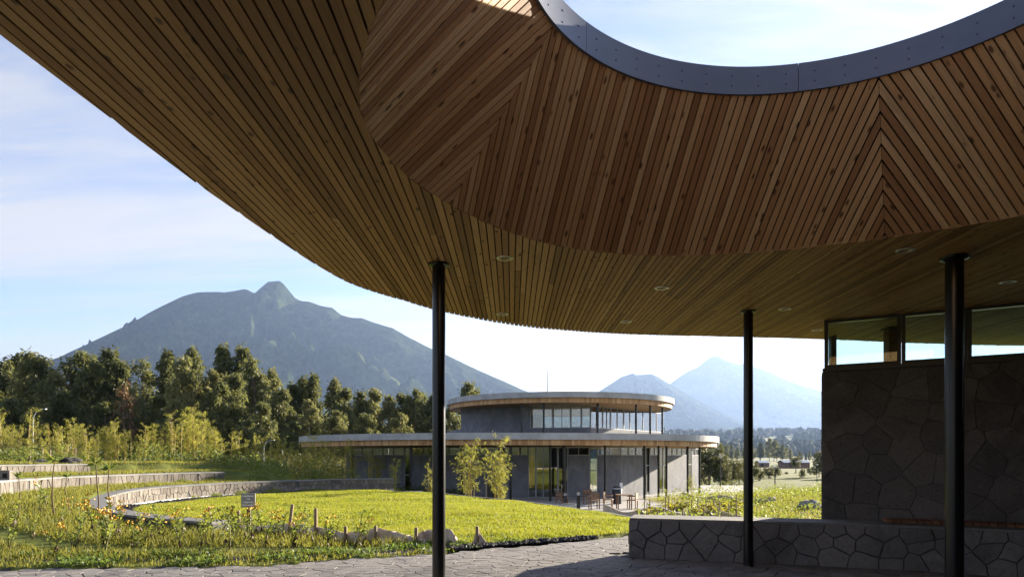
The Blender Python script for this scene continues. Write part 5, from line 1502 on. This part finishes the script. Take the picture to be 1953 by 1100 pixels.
leaf_mass('planted_beds', 60000, lambda x, y: (x / y > .17) & (x / y < .62) & (crest_sd(x, y) > 1.5) & (fbm(x * .6, y * .6, 3, 36) > .30) & ((x > 8.5) | (y < 28) ) & (x - .92 * (y - 44.6) > 9.5) | ((x / y > .3) & (x / y < .6) & (y > 38) & (y < 75) & (x > 1.0 * (y - 44) + 9)), (3.5, 40, 14, 75), lambda x, y: .15 + 1.3 * np.clip(fbm(x * .5, y * .5, 3, 37) - .3, 0, 1) * 1.6, .15, leaf_weed, 'leafy yellow-green planting in the beds beyond the low bench wall', 'planting', 73)
xq, yq = scatter(150000, 3.5, 42, 13, 80, lambda x, y: (crest_sd(x, y) > 1.0) & (x / y > .1) & (x / y < .6) & ((x > 8.3) | (y < 28)) & ((x - .9 * (y - 44) > 9.5) | (y < 30)))
stuff('bed_grass', blades(np.stack([xq, yq, zg(xq, yq) - .01], 1), .10 + .35 * VR.random(len(xq)) * fbm(xq * .7, yq * .7, 3, 39), .02 + .0006 * yq, .7, VR), leaf_meadow, 'long pale grass in the planted beds', 'grass')
# --- ferns
def fern_proto(seed):
    rg = np.random.default_rng(seed); t = bpy.data.objects.new('fern', None); t.empty_display_size = .2
    mb = MB(); Cs, Ds, Ls = [], [], []
    for k in range(11):
        a = k * .571 + rg.random() * .3; L = .85 + .4 * rg.random(); up = .6 + .5 * rg.random()
        pts = [np.array([math.cos(a) * L * q, math.sin(a) * L * q, up * (q * 1.5 - q * q * 1.05)]) for q in np.linspace(0, 1, 9)]
        mb.tube([tuple(p) for p in pts], [.008] * 8 + [.003], 4, False)
        for j in range(1, 9):
            for e in range(3):
                q = (j - e / 3) / 8; c = np.array([np.interp(q, np.linspace(0, 1, 9), [p[d] for p in pts]) for d in range(3)])
                for s_ in (-1, 1):
                    Cs.append(c); Ds.append([-math.sin(a) * s_ + .45 * math.cos(a), math.cos(a) * s_ + .45 * math.sin(a), -.12 + .1 * rg.normal()]); Ls.append(.30 * (1.05 - q) ** .7 + .03)
    Ls = np.array(Ls); part('fronds', mesh_of(leaves(np.array(Cs), np.array(Ds), Ls, Ls * .24 + .02, rg), 'fronds', leaf_fern), t); part('stems', mb.mesh('stems', stem_green), t)
    return t
fp = [fern_proto(600), fern_proto(601)]; fu = set()
FN = [(1465, 21, 1.15, 'large bright fern directly behind the low bench wall'), (1452, 23, 1.1, 'fern crowding the large bright one behind the low bench wall'), (1480, 22, .9, 'fern leaning out beside the large bright one'), (1530, 20, .85, 'fern near the pavilion wall corner'), (1552, 21.5, .9, 'fern against the pavilion wall corner'), (1500, 19, .6, 'small fern low behind the bench wall'), (1320, 25, .9, 'fern among the stakes in the planted beds'), (1345, 30, .9, 'fern beyond the stakes in the planted beds'), (1372, 31, 1.0, 'fern in the middle of the planted beds'), (1395, 34, 1.1, 'fern beside the slim column, far in the beds'), (1000, 31.5, .8, 'fern by the glazed doors of the building'), (1020, 31, .75, 'low arching fern beside the one at the glazed doors'), (985, 32.5, .8, 'fern under the dark column of the plaster wall'), (1045, 31, .6, 'small fern at the patio edge'), (795, 31.5, .95, 'fern in front of the white notice board'), (1240, 31, .8, 'fern at the corner of the patio cloth strip'), (700, 36, .8, 'fern behind the far end of the horseshoe wall'), (1290, 34, 1.0, 'fern below the sunlit plaster panels')]
for i, (pxv, d, s_, lb) in enumerate(FN):
    xx = X(pxv, d); use(fp, fu, i % 2, (xx, d, float(zg(xx, d))), i * 1.1, s_, lb, 'fern', 'ferns')
# --- stakes in the planted beds
rs = random.Random(5)
for i in range(34):
    pxv = 1226 + i * 5.6 + rs.uniform(-5, 5); d = rs.uniform(19, 31); xx = X(pxv, d)
    if 1408 < pxv < 1440: continue
    stake(xx, d, rs.uniform(.7, 1.15), rs.uniform(-.06, .06), 'thin wooden stake in the planted beds beyond the low bench wall', .022, 'thin stakes in the planted beds')
for i, (pxv, d, h) in enumerate(((56, 30, .8), (80, 31, .9), (95, 30, .7), (130, 33, .9), (143, 30, .7), (28, 33, .8))):
    stake(X(pxv, d), d, h, .03, 'pale wooden stake at the foot of the bamboo', .03, 'pale stakes at the foot of the bamboo')
